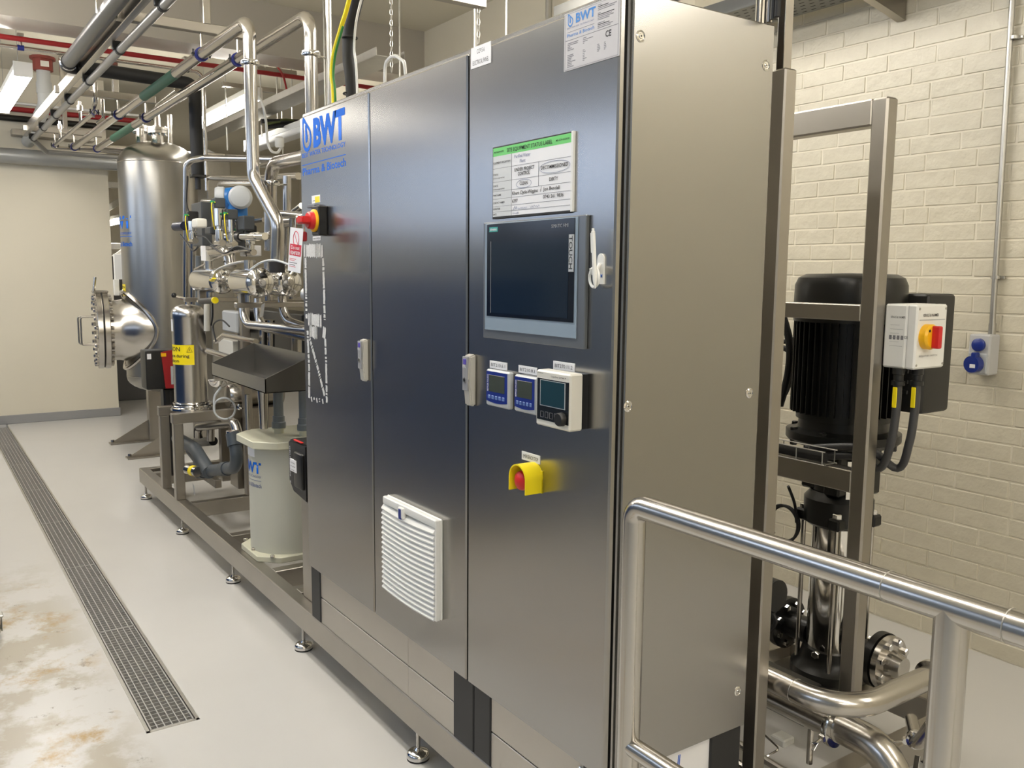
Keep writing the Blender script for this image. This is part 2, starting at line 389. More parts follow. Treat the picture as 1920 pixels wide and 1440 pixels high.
# ================================================================== CONTROL CABINETS
def F(u, v, y=0): p = U(u, v, Y=y); return p.x, p.z
ZB, ZT, CD = .42, 2.16, .474
RX, RZ = V(1, 0, 0), V(0, 0, 1)
def cabinet(x0, x1, label):
    t = thing('control_cabinet', (x0, 0, ZB), label, 'cabinet')
    b = nb(); bx(b, x0+.002, x1-.002, .024, CD-.006, ZB+.002, ZT-.014, .003); obj('body', b, STEEL, t)
    b = nb(); bx(b, x0+.012, x1-.012, .016, .024, ZB+.01, ZT-.012); obj('door_gasket', b, GASKET, t)
    b = nb(); bx(b, x0, x1, .012, CD-.006, ZT-.014, ZT, .003); obj('roof_plate', b, STEEL, t)
    return t
def door(t, x0, x1):
    b = nb(); bx(b, x0, x1, 0, .018, ZB, ZT-.016, .004); return obj('door', b, STEEL, t)
CAB1 = cabinet(0, 1.2, 'two-door brushed steel control cabinet with blue logo and white vent')
CAB2 = cabinet(1.2, 1.8, 'single-door brushed steel control cabinet carrying the touch screen')
D1 = door(CAB1, .002, .595); D2 = door(CAB1, .605, 1.195); D3 = door(CAB2, 1.205, 1.797)
b = nb(); bx(b, 1.7985, 1.806, .030, CD-.002, ZB, ZT-.003, .0025); SP = obj('side_panel', b, STEEL, CAB2)
for u, v in ((1201, 68), (1436, 123), (1177, 762), (1405, 737), (1383, 1296)):
    p = U(u, v, X=1.806)
    b = nb(); lathe(b, [(.0125, 0), (.0125, .001), (.0095, .0025), (.0085, .001), (.0055, .001), (.0045, .0028), (0, .0028)], p, (1, 0, 0), 20); obj('panel_screw', b, POL, SP)
    b = nb(); lathe(b, [(.0018, .0028), (.0018, .0032)], p, (1, 0, 0), 8); obj('panel_screw_slot', b, INK, SP)
b = nb(); bx(b, .0, .006, .024, CD, ZB, ZT-.014); obj('side_panel', b, STEEL, CAB1)

# the blue emblem and lettering printed on the first door
def emblem(parent, cx, cz, s, pt, n, mat, rx=V(1, 0, 0), uz=V(0, 0, 1)):
    """drop outline with a smaller drop inside; s = total height, pt(x,z)->world"""
    def drop(k, rot=0):
        pts = []
        for i in range(41):
            a = -PI/2+2*PI*i/40; r = .5*k
            x, z = r*math.cos(a), r*math.sin(a)
            if z > 0: z *= 1.0; 
            # tip pulled to the upper left
            tt = max(0, math.cos(a-2.05))**7; x += -.20*k*tt; z += .42*k*tt
            pts.append((x, z))
        return pts
    O, I = drop(.80), drop(.58); b = nb()
    n0 = len(O)-1; A = [b.verts.new(pt(cx+x*s*.92, cz+z*s-.08*s)) for x, z in O[:-1]]; B = [b.verts.new(pt(cx+x*s*.92-.01*s, cz+z*s-.07*s)) for x, z in I[:-1]]
    for i in range(n0): b.faces.new((A[i], A[(i+1) % n0], B[(i+1) % n0], B[i]))
    core = [(-.14, .36), (-.02, .34), (.02, .10), (.05, .02), (.06, -.06), (.02, -.16), (-.05, -.20), (-.11, -.16), (-.13, -.06)]
    b.faces.new([b.verts.new(pt(cx+x*s, cz+z*s)) for x, z in core])
    return obj('emblem', b, mat, parent)
yF = -.0004
x0, z0 = F(588, 273); x1, z1 = F(647, 206)
xl, _ = F(566, 250); xr, _ = F(648, 300)
zb1 = (F(588, 273)[1]+F(646, 258)[1])/2; zt1 = (F(590, 221)[1]+F(646, 206)[1])/2
text(D1, 'BWT', (x0, 0, zb1), RX, RZ, zt1-zb1, xr-x0, BLUE, .05, ext=.0006)
emblem(D1, (xl+x0)/2-.006, (zb1+zt1)/2-.004, (zt1-zb1)*1.25, lambda x, z: V(x, -.0006, z), V(0, -1, 0), BLUE)
za = F(566, 297)[1]; text(D1, 'BEST WATER TECHNOLOGY', (xl, 0, za), RX, RZ, .016, xr-xl, BLUE, .006)
zl = F(608, 300)[1]; b = nb(); bx(b, xl, xr, -.0006, 0, zl-.0012, zl+.0012); obj('logo_rule', b, BLUE, D1)
zp = F(567, 330)[1]; text(D1, 'Pharma & Biotech', (xl+.002, 0, zp), RX, RZ, .027, xr-xl, BLUE, .012)
# adhesive left by removed tape
def strip(parent, pts, wdt, seed):
    rnd = random.Random(seed); b = nb(); L = [Vector(p) for p in pts]; path = []
    for a, c in zip(L, L[1:]):
        n = max(3, int((c-a).length/.004))
        for i in range(n): path.append(a.lerp(c, i/n))
    path.append(L[-1]); prev = None
    for i, p in enumerate(path):
        d = (path[min(i+1, len(path)-1)]-path[max(i-1, 0)]).normalized(); s = V(-d.z, 0, d.x); a = wdt/2*rnd.uniform(.75, 1.1); c = wdt/2*rnd.uniform(.75, 1.1)
        q = (b.verts.new(p+s*a), b.verts.new(p-s*c))
        if prev and rnd.random() > .14: b.faces.new((prev[0], prev[1], q[1], q[0]))
        prev = q
    return obj('tape_residue', b, TAPE, parent)
def fp(u, v): x, z = F(u, v); return V(x, -.0007, z)
strip(D1, [fp(570, 470), fp(606, 470)], .052, 1)
strip(D1, [fp(573, 484), fp(574, 540), fp(575, 597)], .020, 2)
strip(D1, [fp(606, 484), fp(608, 545), fp(609, 600)], .020, 3)
strip(D1, [fp(577, 598), fp(604, 602)], .050, 4)
strip(D1, [fp(577, 620), fp(580, 690), fp(580, 748)], .020, 5)
strip(D1, [fp(610, 633), fp(612, 690), fp(613, 757)], .018, 6)
strip(D1, [fp(581, 635), fp(596, 690), fp(609, 742)], .018, 7)
strip(D1, [fp(580, 620), fp(596, 624)], .05, 8)
strip(D1, [fp(603, 620), fp(611, 626)], .045, 9)
for i, (u, v) in enumerate(((584, 748), (589, 749), (594, 750), (599, 751), (605, 752))): strip(D1, [fp(u, v-4), fp(u+1, v+5)], .012, 20+i)

# door handles
def handle(parent, u0, v0, u1, v1):
    xa, za = F(u0, v0); xb, zb = F(u1, v1); xc = (xa+xb)/2; wd = .034
    ztop, zbot = F((u0+u1)/2, v0+3)[1], F((u0+u1)/2, v1-3)[1]
    b = nb(); prism(b, [(xc-wd/2, 0, ztop), (xc-wd/2, -.020, ztop-.006), (xc-wd/2, -.024, (ztop+zbot)/2), (xc-wd/2, -.018, zbot+.03), (xc-wd/2, -.015, zbot), (xc-wd/2, 0, zbot)], (wd, 0, 0))
    bmesh.ops.bevel(b, geom=b.edges[:], offset=.004, segments=2, affect='EDGES'); h = obj('door_handle', b, M('warm_grey_handle', (.50, .48, .43), .35), parent)
    return xc, ztop, zbot
for par, q in ((D1, (680, 632, 694, 717)), (D3, (877, 660, 896, 763))):
    xc, zt, zb = handle(par, *q); h = zt-zb
    def plate(nm, z0, z1, w_, mat, y=-.0245):
        b = nb(); bx(b, xc-w_/2, xc+w_/2, y-.001, y+.006, z0, z1, .001); obj(nm, b, mat, par)
    plate('handle_insert', zb+.30*h, zt-.05*h, .026, M('grey_handle_insert', (.30, .30, .31), .4))
    plate('handle_badge', zt-.20*h, zt-.09*h, .014, M('badge_magenta_blue', (.10, .07, .40), .4), -.0262)
    text(par, 'RITTAL', (xc, -.0272, zt-.26*h), RX, RZ, .008, .016, PAPER, .02, align='C', name='handle_badge_lettering')
    b = nb(); lathe(b, [(.008, 0), (.008, .003), (.0045, .003), (.0045, .001), (0, .001)], (xc, -.0245, zt-.50*h), (0, -1, 0), 16); obj('handle_lock', b, GALV, par)

# white louvred vent on the second door
xa, xb = F(730, 1000)[0], F(831, 1050)[0]; zt, zb = F(730, 927)[1], F(826, 1160)[1]
t = thing('vent_filter', ((xa+xb)/2, 0, zb), 'white plastic louvred vent filter low on the steel cabinet door', 'vent')
b = nb(); bx(b, xa, xb, -.008, 0, zb, zt, .003); obj('frame', b, WHITE, t)
b = nb(); bx(b, xa+.004, xb-.002, -.026, -.008, zt-.026, zt, .007, 3); obj('top_rail', b, WHITE, t)
b = nb(); bx(b, xb-.007, xb, -.026, -.008, zb, zt, .003); obj('side_rail', b, WHITE, t)
ns = 17; pit = (zt-.028-zb)/ns; s0 = nb(); n = 14; A = []
for i in range(n+1):
    f = i/n; x = xa+.002+(xb-.010-xa)*f; bow = -.020*math.sin(PI*f)
    A.append([s0.verts.new(V(x, y, z+bow*.35)) for y, z in ((-.008, 0), (-.028, -.006), (-.030, -.001), (-.020, pit*.72), (-.008, pit*.95))])
for p, q in zip(A, A[1:]):
    for k in range(5): s0.faces.new((p[k], q[k], q[(k+1) % 5], p[(k+1) % 5]))
s0.faces.new(A[0]); s0.faces.new(A[-1][::-1])
sm = mesh_from(s0, 'slat', WHITE, V(xa, 0, 0))
for i in range(ns): inst('slat', sm, t, (xa, 0, zb+.006+i*pit))
u_, v_ = F(768, 962); b = nb(); bx(b, u_-.016, u_+.016, -.034, -.02, v_-.012, v_+.022, .005, 3); obj('latch', b, WHITE, t)
b = nb(); bx(b, u_-.007, u_+.007, -.036, -.03, v_-.014, v_+.018, .001); obj('badge', b, BLUEP, t)

# touch panel
xa, xb = F(912, 520)[0], F(1104, 530)[0]; zt, zb = F(1000, 411)[1], F(1000, 643)[1]; xm = (xa+xb)/2
HW, HH = xb-xa, zt-zb
t = thing('touch_panel', (xm, 0, zb), 'large dark touch screen panel in a grey frame on the cabinet door', 'touch screen')
b = nb(); bx(b, xa, xb, -.010, 0, zb, zt, .002); obj('bezel', b, M('grey_bezel', (.20, .21, .22), .35, .6), t)
b = nb(); bx(b, xa+.03*HW, xb-.065*HW, -.0125, -.010, zb+.075*HH, zt-.012*HH, .0008); obj('front_frame', b, M('pale_blue_grey_frame', (.26, .33, .40), .35), t)
b = nb(); bx(b, xa+.055*HW, xb-.085*HW, -.0140, -.0125, zb+.195*HH, zt-.018*HH, .0006); obj('glass', b, M('black_glass', (.006, .008, .012), .15), t)
b = nb(); bx(b, xa+.105*HW, xb-.135*HW, -.0146, -.0140, zb+.225*HH, zt-.165*HH); obj('screen', b, SCREEN, t)
b = nb(); bx(b, xa+.100*HW, xa+.105*HW, -.0147, -.0140, zb+.225*HH, zt-.165*HH); obj('screen_edge', b, GINK, t)
b = nb(); bx(b, xb-.132*HW, xb-.088*HW, -.0148, -.0140, zt-.42*HH, zt-.14*HH); obj('touch_strip', b, GREYP, t)
text(t, 'TOUCH', (xb-.128*HW, -.0149, zt-.15*HH), V(0, 0, -1), V(1, 0, 0), .030*HW, .25*HH, INK, .01)
b = nb(); bx(b, xa+.085*HW, xa+.175*HW, -.0146, -.0140, zt-.085*HH, zt-.045*HH); obj('maker_badge', b, M('teal_badge', (.05, .36, .33), .5), t)
text(t, 'SIEMENS', (xa+.092*HW, -.0147, zt-.075*HH), RX, RZ, .018*HH, .075*HW, PAPER, .02)
text(t, 'SIMATIC HMI', (xb-.29*HW, -.0141, zt-.082*HH), RX, RZ, .026*HH, .15*HW, M('pale_grey_ink', (.35, .36, .38), .6), .0)

# equipment status label above it
xa, xb = F(927, 330)[0], F(1080, 330)[0]; zt, zb = F(1000, 262)[1], F(1000, 405)[1]
W, H = xb-xa, zt-zb
t = thing('status_label', ((xa+xb)/2, 0, zb), 'green and white equipment status label in a black frame above the screen', 'label')
b = nb(); bx(b, xa, xb-.03*W, -.006, 0, zb, zt, .001); obj('backing_board', b, INK, t)
def lp(fx, fz, dy=-.0066): return V(xa+fx*W, dy, zt-fz*H)
def lrect(nm, fx0, fx1, fz0, fz1, mat, dy=-.0068):
    b = nb(); a, c = lp(fx0, fz1), lp(fx1, fz0); bx(b, a.x, c.x, dy, -.006, a.z, c.z); return obj(nm, b, mat, t)
lrect('sheet', .012, .968, .02, .97, PAPER, -.0064)
b = nb(); a_, c_ = lp(.968, .99), lp(.992, .0); bx(b, a_.x, c_.x, -.0075, 0, a_.z, c_.z, .001); obj('sheet_edge', b, WHITE, t)
lrect('header_band', .012, .968, .02, .135, GREEN, -.0066)
lrect('side_column', .012, .262, .135, .97, M('pale_grey_paper', (.62, .64, .65), .5), -.0066)
rows = (.135, .305, .49, .62, .725, .83, .905)
for z in rows[1:]: lrect('ruled_line', .012, .968, z-.0018, z+.0018, GINK, -.0068)
lrect('ruled_line', .260, .264, .135, .97, GINK, -.0068); lrect('ruled_line', .598, .602, .305, .62, GINK, -.0068)
def lt(s, fx, fz, hh, ww, mat=INK, bold=.0): text(t, s, lp(fx, fz, -.0070), RX, RZ, hh*H, ww*W, mat, bold)
lt('SITE EQUIPMENT STATUS LABEL', .20, .105, .052, .56, INK, .006)
lt('ME-FRM-094-0078', .03, .09, .022, .125, INK, .01); lt('ME-GDP-0238028', .80, .09, .022, .15, INK, .01)
lt('EQUIPMENT DESCRIPTION', .02, .24, .026, .225, INK, .01)
lt('STATUS', .02, .40, .024, .065, INK, .01); lt('(Circle as appropriate)', .02, .445, .02, .15, INK, .005)
lt('STATUS', .02, .555, .024, .065, INK, .01); lt('(Circle as appropriate)', .02, .598, .02, .15, INK, .005)
lt('PRINT NAME', .02, .685, .024, .105, INK, .01); lt('CONTACT NUMBER', .02, .79, .024, .155, INK, .01); lt('SIGNATURE', .02, .875, .024, .095, INK, .01); lt('DATE', .02, .95, .024, .045, INK, .01)
lt('Purified Water', .30, .205, .045, .20, INKB); lt('Plant', .37, .275, .045, .07, INKB)
lt('UNDER PROJECT', .30, .385, .046, .25, INK, .015); lt('CONTROL', .345, .445, .046, .15, INK, .015); lt('DECOMMISSIONED', .63, .415, .046, .31, INK, .012)
lt('CLEAN', .37, .575, .046, .10, INK, .012); lt('DIRTY', .73, .575, .046, .10, INK, .012)
lt('Khurt Clyde-Wiggins', .275, .695, .046, .32, INK, .01); lt('/', .625, .695, .05, .015, INK, .01); lt('Jon Bendall', .66, .690, .046, .19, INK, .01)
lt('6397', .275, .80, .046, .07, INK, .012); lt('0743 561 9836', .66, .79, .046, .235, INK, .01)
def scrawl(fx0, fx1, fz, amp, n, seed):
    rnd = random.Random(seed); b = nb(); pts = [lp(fx0+(fx1-fx0)*i/n, fz+(amp if i % 2 else -amp)*rnd.uniform(.3, 1), -.0070) for i in range(n+1)]
    tube(b, smooth_curve(pts, 4), .0003, 0, 4); obj('handwriting', b, INKB, t)
scrawl(.285, .34, .875, .03, 5, 1); scrawl(.35, .46, .885, .015, 11, 2); scrawl(.50, .62, .875, .02, 9, 3); scrawl(.28, .36, .945, .015, 8, 4)
def oval(fx, fz, rx, rz):
    b = nb(); c = lp(fx, fz, -.0070); tube(b, [c+V(math.cos(i*PI/20)*rx*W, 0, math.sin(i*PI/20)*rz*H) for i in range(40)], .00035, 0, 4, closed=True); obj('pen_circle', b, INKB, t)
oval(.785, .40, .175, .075); oval(.42, .56, .095, .055)

# maker's data plate
xa, xb = F(1059, 60)[0], F(1163, 60)[0]; zt, zb = F(1110, 8)[1], F(1110, 120)[1]; W, H = xb-xa, zt-zb
t = thing('data_plate', ((xa+xb)/2, 0, zb), "pale metal maker's data plate with blue logo at the top of the door", 'data plate')
b = nb(); bx(b, xa, xb, -.0015, 0, zb, zt, .0004); obj('plate', b, M('data_plate_silver', (.52, .51, .52), .4), t)
def lp(fx, fz, dy=-.0016): return V(xa+fx*W, dy, zt-fz*H)
def lt(s, fx, fz, hh, ww, mat=INK, bold=.0): text(t, s, lp(fx, fz), RX, RZ, hh*H, ww*W, mat, bold)
def ln(fx0, fx1, fz0, fz1, mat=GINK, nm='printed_line'):
    b = nb(); a, c = lp(fx0, fz1), lp(fx1, fz0); bx(b, a.x, c.x, -.0018, -.0014, a.z, c.z); obj(nm, b, mat, t)
for q in ((.02, .98, .02, .024), (.02, .98, .975, .98), (.02, .024, .02, .98), (.976, .98, .02, .98), (.02, .98, .475, .481), (.06, .56, .335, .34)): ln(*q)
PB = M('plate_blue', (.03, .20, .55), .5)
lt('BWT', .22, .21, .15, .36, PB, .035); emblem(t, xa+.12*W, zt-.15*H, .21*H, lambda x, z: V(x, -.0019, z), None, PB)
lt('BEST WATER TECHNOLOGY', .06, .285, .028, .50, INKB); lt('Pharma & Biotech', .06, .425, .06, .50, PB, .005)
lt('CE', .76, .63, .10, .10, INK, .02)
for k, (fx, w_) in enumerate([(.62, .06), (.62, .18), (.62, .32), (.62, .28), (.62, .0), (.62, .05), (.62, .28), (.62, .24), (.62, .27), (.62, .2), (.62, 0), (.62, .12), (.62, .2), (.62, .26), (.62, .22)]):
    if w_: ln(fx, fx+w_, .055+k*.027, .066+k*.027, INK if k in (1, 6, 12) else GINK)
for k, w_ in enumerate((.2, .19, .05, .08, .12, 0, 0, .11, .12, .08, .07, .15, .08, .08, .12)):
    if w_: ln(.07, .07+w_, .525+k*.029, .538+k*.029, GINK)
for k, w_ in enumerate((.06, .18, .08, .02, 0, 0, 0, .03, .05, .03, .03, .03, .07, .03)):
    if w_: ln(.36, .36+w_, .515+k*.029, .526+k*.029, GINK)
for k, w_ in enumerate((.03, .04, .05, .05, .03)): ln(.62, .62+w_, .70+k*.028, .712+k*.028, GINK); ln(.74, .74+w_*.7, .70+k*.028, .712+k*.028, GINK)

# small printed tags
def plaque(u0, v0, u1, v1, s, label, cat='label', mat=PAPER, th=.0015, ink=INK, lines=None, y=0):
    a = U(u0, v0, Y=y); c = U(u1, v1, Y=y); x0, x1 = a.x, c.x
    z1 = U((u0+u1)/2, v0+(v1-v0)*.0+ (0), Y=y).z; z0 = U((u0+u1)/2, v1, Y=y).z
    t = thing('label_plate', ((x0+x1)/2, y, z0), label, cat)
    b = nb(); bx(b, x0, x1, y-th, y, z0, z1, .0003); obj('plate', b, mat, t)
    S = s if isinstance(s, list) else [s]; n = len(S); h = (z1-z0)
    for i, q in enumerate(S): text(t, q, ((x0+x1)/2, y-th, z1-h*(i+.72)/n), RX, RZ, h/n*.42, (x1-x0)*(.82 if n == 1 else min(.8, .055*len(q))), ink, .0, align='C')
    return t
plaque(884, 84, 921, 124, ['CCP15-6', 'ELECTRICAL PANEL'], 'small white label reading electrical panel at the corner of the cabinet door')
plaque(919, 678, 951, 692, 'BIT210.6.1', 'narrow white tag BIT210.6.1 over the blue meter')
plaque(973, 687, 1007, 701, 'BIT210.8.1', 'narrow white tag BIT210.8.1 over the blue meter beside the cream controller')
plaque(1038, 679, 1078, 695, 'BIT270.11.2', 'narrow white tag BIT270.11.2 over the cream controller')
plaque(979, 850, 1013, 866, 'EMERGENCY STOP', 'white tag reading emergency stop above the red button')
plaque(587, 443, 602, 451, 'MAIN SWITCH', 'small white tag below the main switch')
t = plaque(585, 366, 601, 381, ' .', 'small white and yellow electric warning label above the main switch')
xw0, zw1 = F(591.5, 369); xw1, zw0 = F(600, 379); b = nb(); bx(b, xw0, xw1, -.0021, -.001, zw0, zw1); obj('warning_square', b, YEL, t)
x0_, z0_ = F(586, 391); x1_, z1_ = F(600, 383); b = nb(); bx(b, x0_, x1_, -.022, 0, z0_, z1_, .002); obj('lock_block', b, M('grey_block', (.14, .15, .17), .4), None, 'small grey lock block just above the main switch', 'lock block')

# process meters
def meter(u0, v0, u1, v1, label):
    x0, x1 = F(u0, v0, -.016)[0], F(u1, v1, -.010)[0]; zm = (u0+u1)/2; z1, z0 = F(zm, v0+4)[1], F(zm, v1-4)[1]
    t = thing('process_meter', ((x0+x1)/2, 0, z0), label, 'meter')
    b = nb(); bx(b, x0, x1, -.016, 0, z0, z1, .004); obj('case', b, GREYP, t); W, H = x1-x0, z1-z0
    b = nb(); pts = [(x0+.04*W, z1-.05*H), (x0+.92*W, z1-.05*H), (x0+.92*W, z0+.14*H)] + [(x0+.92*W-.88*W*i/8, z0+.14*H-.045*H*math.sin(PI*i/8)) for i in range(1, 8)] + [(x0+.04*W, z0+.14*H)]
    prism(b, [(x, -.0168, z) for x, z in pts], (0, .0012, 0)); obj('blue_front', b, BLUEP, t)
    b = nb(); bx(b, x0+.16*W, x0+.82*W, -.0175, -.016, z0+.40*H, z0+.86*H, .0004); obj('display', b, LCD, t)
    text(t, 'METTLER TOLEDO', (x0+.13*W, -.0170, z0+.40*H), V(0, 0, 1), V(-1, 0, 0), .05*W, .46*H, PAPER, .02)
    for k in range(5): b = nb(); c = x0+(.17+.15*k)*W; bx(b, c-.05*W, c+.05*W, -.018, -.016, z0+.20*H, z0+.30*H, .001); obj('key', b, M('key_blue', (.12, .2, .45), .4), t)
meter(911, 689, 958, 765, 'blue faced process meter with grey case below tag BIT210.6.1')
meter(964, 699, 1009, 776, 'blue faced process meter partly hidden by the cream controller')
# cream controller standing proud of the door
x0, x1 = F(1006, 740, -.05)[0], F(1070, 755, -.05)[0]; z1, z0 = F(1038, 697, -.05)[1], F(1038, 803, -.05)[1]; W, H = x1-x0, z1-z0
t = thing('process_controller', ((x0+x1)/2, 0, z0), 'cream framed transmitter with dark display and black dial on the cabinet door', 'controller')
b = nb(); bx(b, x0+.002, x1-.001, -.016, 0, z0+.003, z1-.002); obj('rear_gasket', b, BLACK, t)
b = nb(); bx(b, x0, x1, -.052, -.014, z0, z1, .004); obj('case', b, CREAMP, t)
b = nb(); bx(b, x0+.05*W, x1-.03*W, -.0532, -.051, z0+.11*H, z1-.14*H, .0006); obj('front_panel', b, M('controller_black', (.010, .012, .014), .2), t)
b = nb(); bx(b, x0+.15*W, x0+.88*W, -.0540, -.0525, z0+.37*H, z1-.165*H); obj('display_edge', b, GREYP, t)
b = nb(); bx(b, x0+.17*W, x0+.86*W, -.0546, -.0525, z0+.385*H, z1-.175*H); obj('display', b, M('teal_display', (.012, .045, .062), .2), t)
for k in range(4):
    c = x0+(.21+.135*k)*W; b = nb()
    for q in ((-.045, .045, .16, .165), (-.045, .045, .265, .27), (-.045, -.040, .16, .27), (.040, .045, .16, .27)): bx(b, c+q[0]*W, c+q[1]*W, -.0538, -.0525, z0+q[2]*H, z0+q[3]*H)
    obj('key_outline', b, GINK, t)
b = nb(); lathe(b, [(.125*W, 0), (.12*W, .010), (.105*W, .013), (0, .013)], (x0+.80*W, -.053, z0+.20*H), (0, -1, 0), 24); obj('dial', b, BLACK, t)
text(t, 'Liquiline CM44 P', (x0+.46*W, -.0522, z1-.10*H), RX, RZ, .030*H, .42*W, INK)
text(t, 'Endress', (x0+.06*W, -.0522, z1-.06*H), RX, RZ, .022*H, .16*W, INK)

# emergency stop
xc, zc = F(1002, 893)
t = thing('emergency_stop', (xc, 0, zc-.04), 'red mushroom stop button in a yellow shroud on the cabinet door', 'stop button')
b = nb(); R0, th, D = .036, .0035, .052; out = [(xc+R0, zc-.034)]+[(xc+R0*math.cos(a), zc+R0*math.sin(a)) for a in [PI*i/16 for i in range(17)]]+[(xc-R0, zc-.034)]
inn = [(xc+(x-xc)*(R0-th)/R0, (zc+(z-zc)*(R0-th)/R0) if z > zc else z) for x, z in out]
prism(b, [(x, 0, z) for x, z in out]+[(x, 0, z) for x, z in inn[::-1]], (0, -D, 0)); obj('shroud', b, YEL, t)
b = nb(); bx(b, xc-R0, xc+R0, -.004, 0, zc-.036, zc+.02, .001); obj('back_plate', b, YEL, t)
b = nb(); cyl(b, (xc, -.003, zc-.006), (xc, -.03, zc-.006), .012, 14); obj('stem', b, M('dark_red', (.12, .01, .01), .5), t)
b = nb(); lathe(b, [(.0235, 0), (.0245, .008), (.022, .015), (.013, .020), (0, .022)], (xc, -.030, zc-.006), (0, -1, 0), 24); obj('button', b, RED, t)

# hook with a pen through a ring
xh, zh = F(1128, 505)
t = thing('adhesive_hook', (xh, 0, zh-.03), 'white adhesive hook stuck to the cabinet door beside the screen', 'hook')
b = nb(); prism(b, [(xh-.011, 0, zh-.032), (xh+.011, 0, zh-.032), (xh+.011, 0, zh+.02)]+[(xh+.011*math.cos(a), 0, zh+.02+.014*math.sin(a)) for a in [PI*i/8 for i in range(1, 8)]]+[(xh-.011, 0, zh+.02)], (0, -.004, 0)); obj('back_plate', b, WHITE, t)
text(t, '3M', (xh-.002, -.0042, zh-.018), RX, RZ, .008, .010, BLUE, .01)
b = nb(); tube(b, smooth_curve([(xh, -.004, zh+.012), (xh-.002, -.014, zh-.004), (xh-.003, -.022, zh-.008), (xh-.003, -.026, zh+.002)]), .005, 0, 8); obj('hook_arm', b, WHITE, t)
b = nb(); xr_, zr_ = F(1114, 520, -.02); ring(b, (xr_, -.02, zr_), (.2, 1, 0), .021, .0032, 22, 8); obj('split_ring', b, WHITE, None, 'white plastic ring hanging on the adhesive hook', 'ring')
xp0, zp0 = F(1112, 428, -.03); xp1, zp1 = F(1116, 541, -.03)
t = thing('pen', ((xp0+xp1)/2, -.03, zp1), 'white ballpoint pen tucked into the hook on the door', 'pen')
a, c = V(xp0, -.03, zp0), V(xp1, -.03, zp1); d = (c-a); L = d.length
b = nb(); lathe(b, [(.003, 0), (.003, .006), (.0045, .007), (.0048, .03), (.0048, L*.62), (.0052, L*.75), (.0048, L*.85), (.0035, L*.93), (.001, L)], a, d, 14); obj('barrel', b, WHITE, t)
b = nb(); k = d.normalized(); s_ = a+k*.010+V(-.006, -.001, 0); beam(b, s_, s_+k*.042, .0025, .004, .0008, up=(0, 1, 0)); beam(b, a+k*.010, s_+k*.002, .003, .003, 0, up=(0, 1, 0)); obj('clip', b, WHITE, t)

# main switch with padlocked tag
xs, zs_ = F(597, 414, -.02)
t = thing('main_switch', (xs, 0, zs_-.05), 'red and yellow rotary main switch on a black base on the cabinet door', 'switch')
b = nb(); bx(b, xs-.030, xs+.036, -.034, 0, zs_-.052, zs_+.052, .004); obj('base', b, BLACK, t)
b = nb(); lathe(b, [(.040, 0), (.040, .006), (.037, .008)], (xs, -.034, zs_), (0, -1, 0), 28); obj('yellow_disc', b, AMB, t)
b = nb(); lathe(b, [(.032, 0), (.030, .016), (.026, .020)], (xs, -.042, zs_), (0, -1, 0), 24); obj('dial', b, RED, t)
b = nb(); prism(b, [(xs-.030, -.058, zs_-.013), (xs-.030, -.058, zs_+.013), (xs+.030, -.058, zs_+.013), (xs+.030, -.058, zs_-.013)], (0, -.034, 0)); bmesh.ops.bevel(b, geom=b.edges[:], offset=.005, segments=2, affect='EDGES'); obj('grip', b, RED, t)
xk = xs-.006; yk = -.086; zk = zs_-.012
t = thing('padlock', (xk, yk, zk-.06), 'steel padlock shackle hooked through the red main switch grip', 'padlock')
b = nb(); tube(b, [(xk, yk-.016, zk-.03), (xk, yk-.016, zk+.014), (xk, yk-.010, zk+.026), (xk, yk+.008, zk+.026), (xk, yk+.014, zk+.014), (xk, yk+.014, zk-.03)], .0032, .01, 8, 4); obj('shackle', b, POL, t)
b = nb(); bx(b, xk-.012, xk+.012, yk-.024, yk+.022, zk-.062, zk-.028, .004); obj('lock_body', b, REDP, t)
# lockout tag
ta, tb_, tc = U(545, 426, Y=-.115), U(569, 429, Y=-.115), U(540, 507, Y=-.115)
rx = (tb_-ta); rx = V(rx.x, 0, 0)+V(0, 0, rx.z); W = rx.length; rx.normalize(); dn = (tc-ta); dn = V(dn.x, 0, dn.z); H = dn.length; dn.normalize()
t = thing('lockout_tag', (ta.x, ta.y, tc.z), 'white and red do not operate tag hanging from the main switch', 'tag')
def tp(fx, fz, dy=-.0012): return ta+rx*(fx*W)+dn*(fz*H)+V(0, dy, 0)
b = nb(); prism(b, [tp(0, 0, 0), tp(1, 0, 0), tp(1, 1, 0), tp(0, 1, 0)], (0, -.001, 0)); obj('card', b, PAPER, t)
b = nb(); prism(b, [tp(.07, .37, -.001), tp(.95, .37, -.001), tp(.95, .63, -.001), tp(.07, .63, -.001)], (0, -.0004, 0)); obj('red_band', b, REDI, t)
up_ = -dn
text(t, 'Do not', tp(.18, .485, -.0016), rx, up_, .085*H, .66*W, PAPER, .01); text(t, 'operate', tp(.14, .60, -.0016), rx, up_, .085*H, .74*W, PAPER, .01)
b = nb(); ring(b, tp(.52, .25, -.0012), (0, 1, 0), .22*W, .0013, 20, 6); c0 = tp(.52, .25, -.0012); cyl(b, c0+rx*(-.15*W)-dn*(.15*W), c0+rx*(.15*W)+dn*(.15*W), .0011, 6); obj('prohibition_sign', b, REDI, t)
for fz, w_, m in ((.70, .5, REDI), (.735, .4, REDI), (.79, .6, INK), (.84, .45, INK), (.88, .5, REDI)):
    b = nb(); prism(b, [tp(.1, fz, -.001), tp(.1+w_, fz, -.001), tp(.1+w_, fz+.012, -.001), tp(.1, fz+.012, -.001)], (0, -.0003, 0)); obj('printed_line', b, m, t)

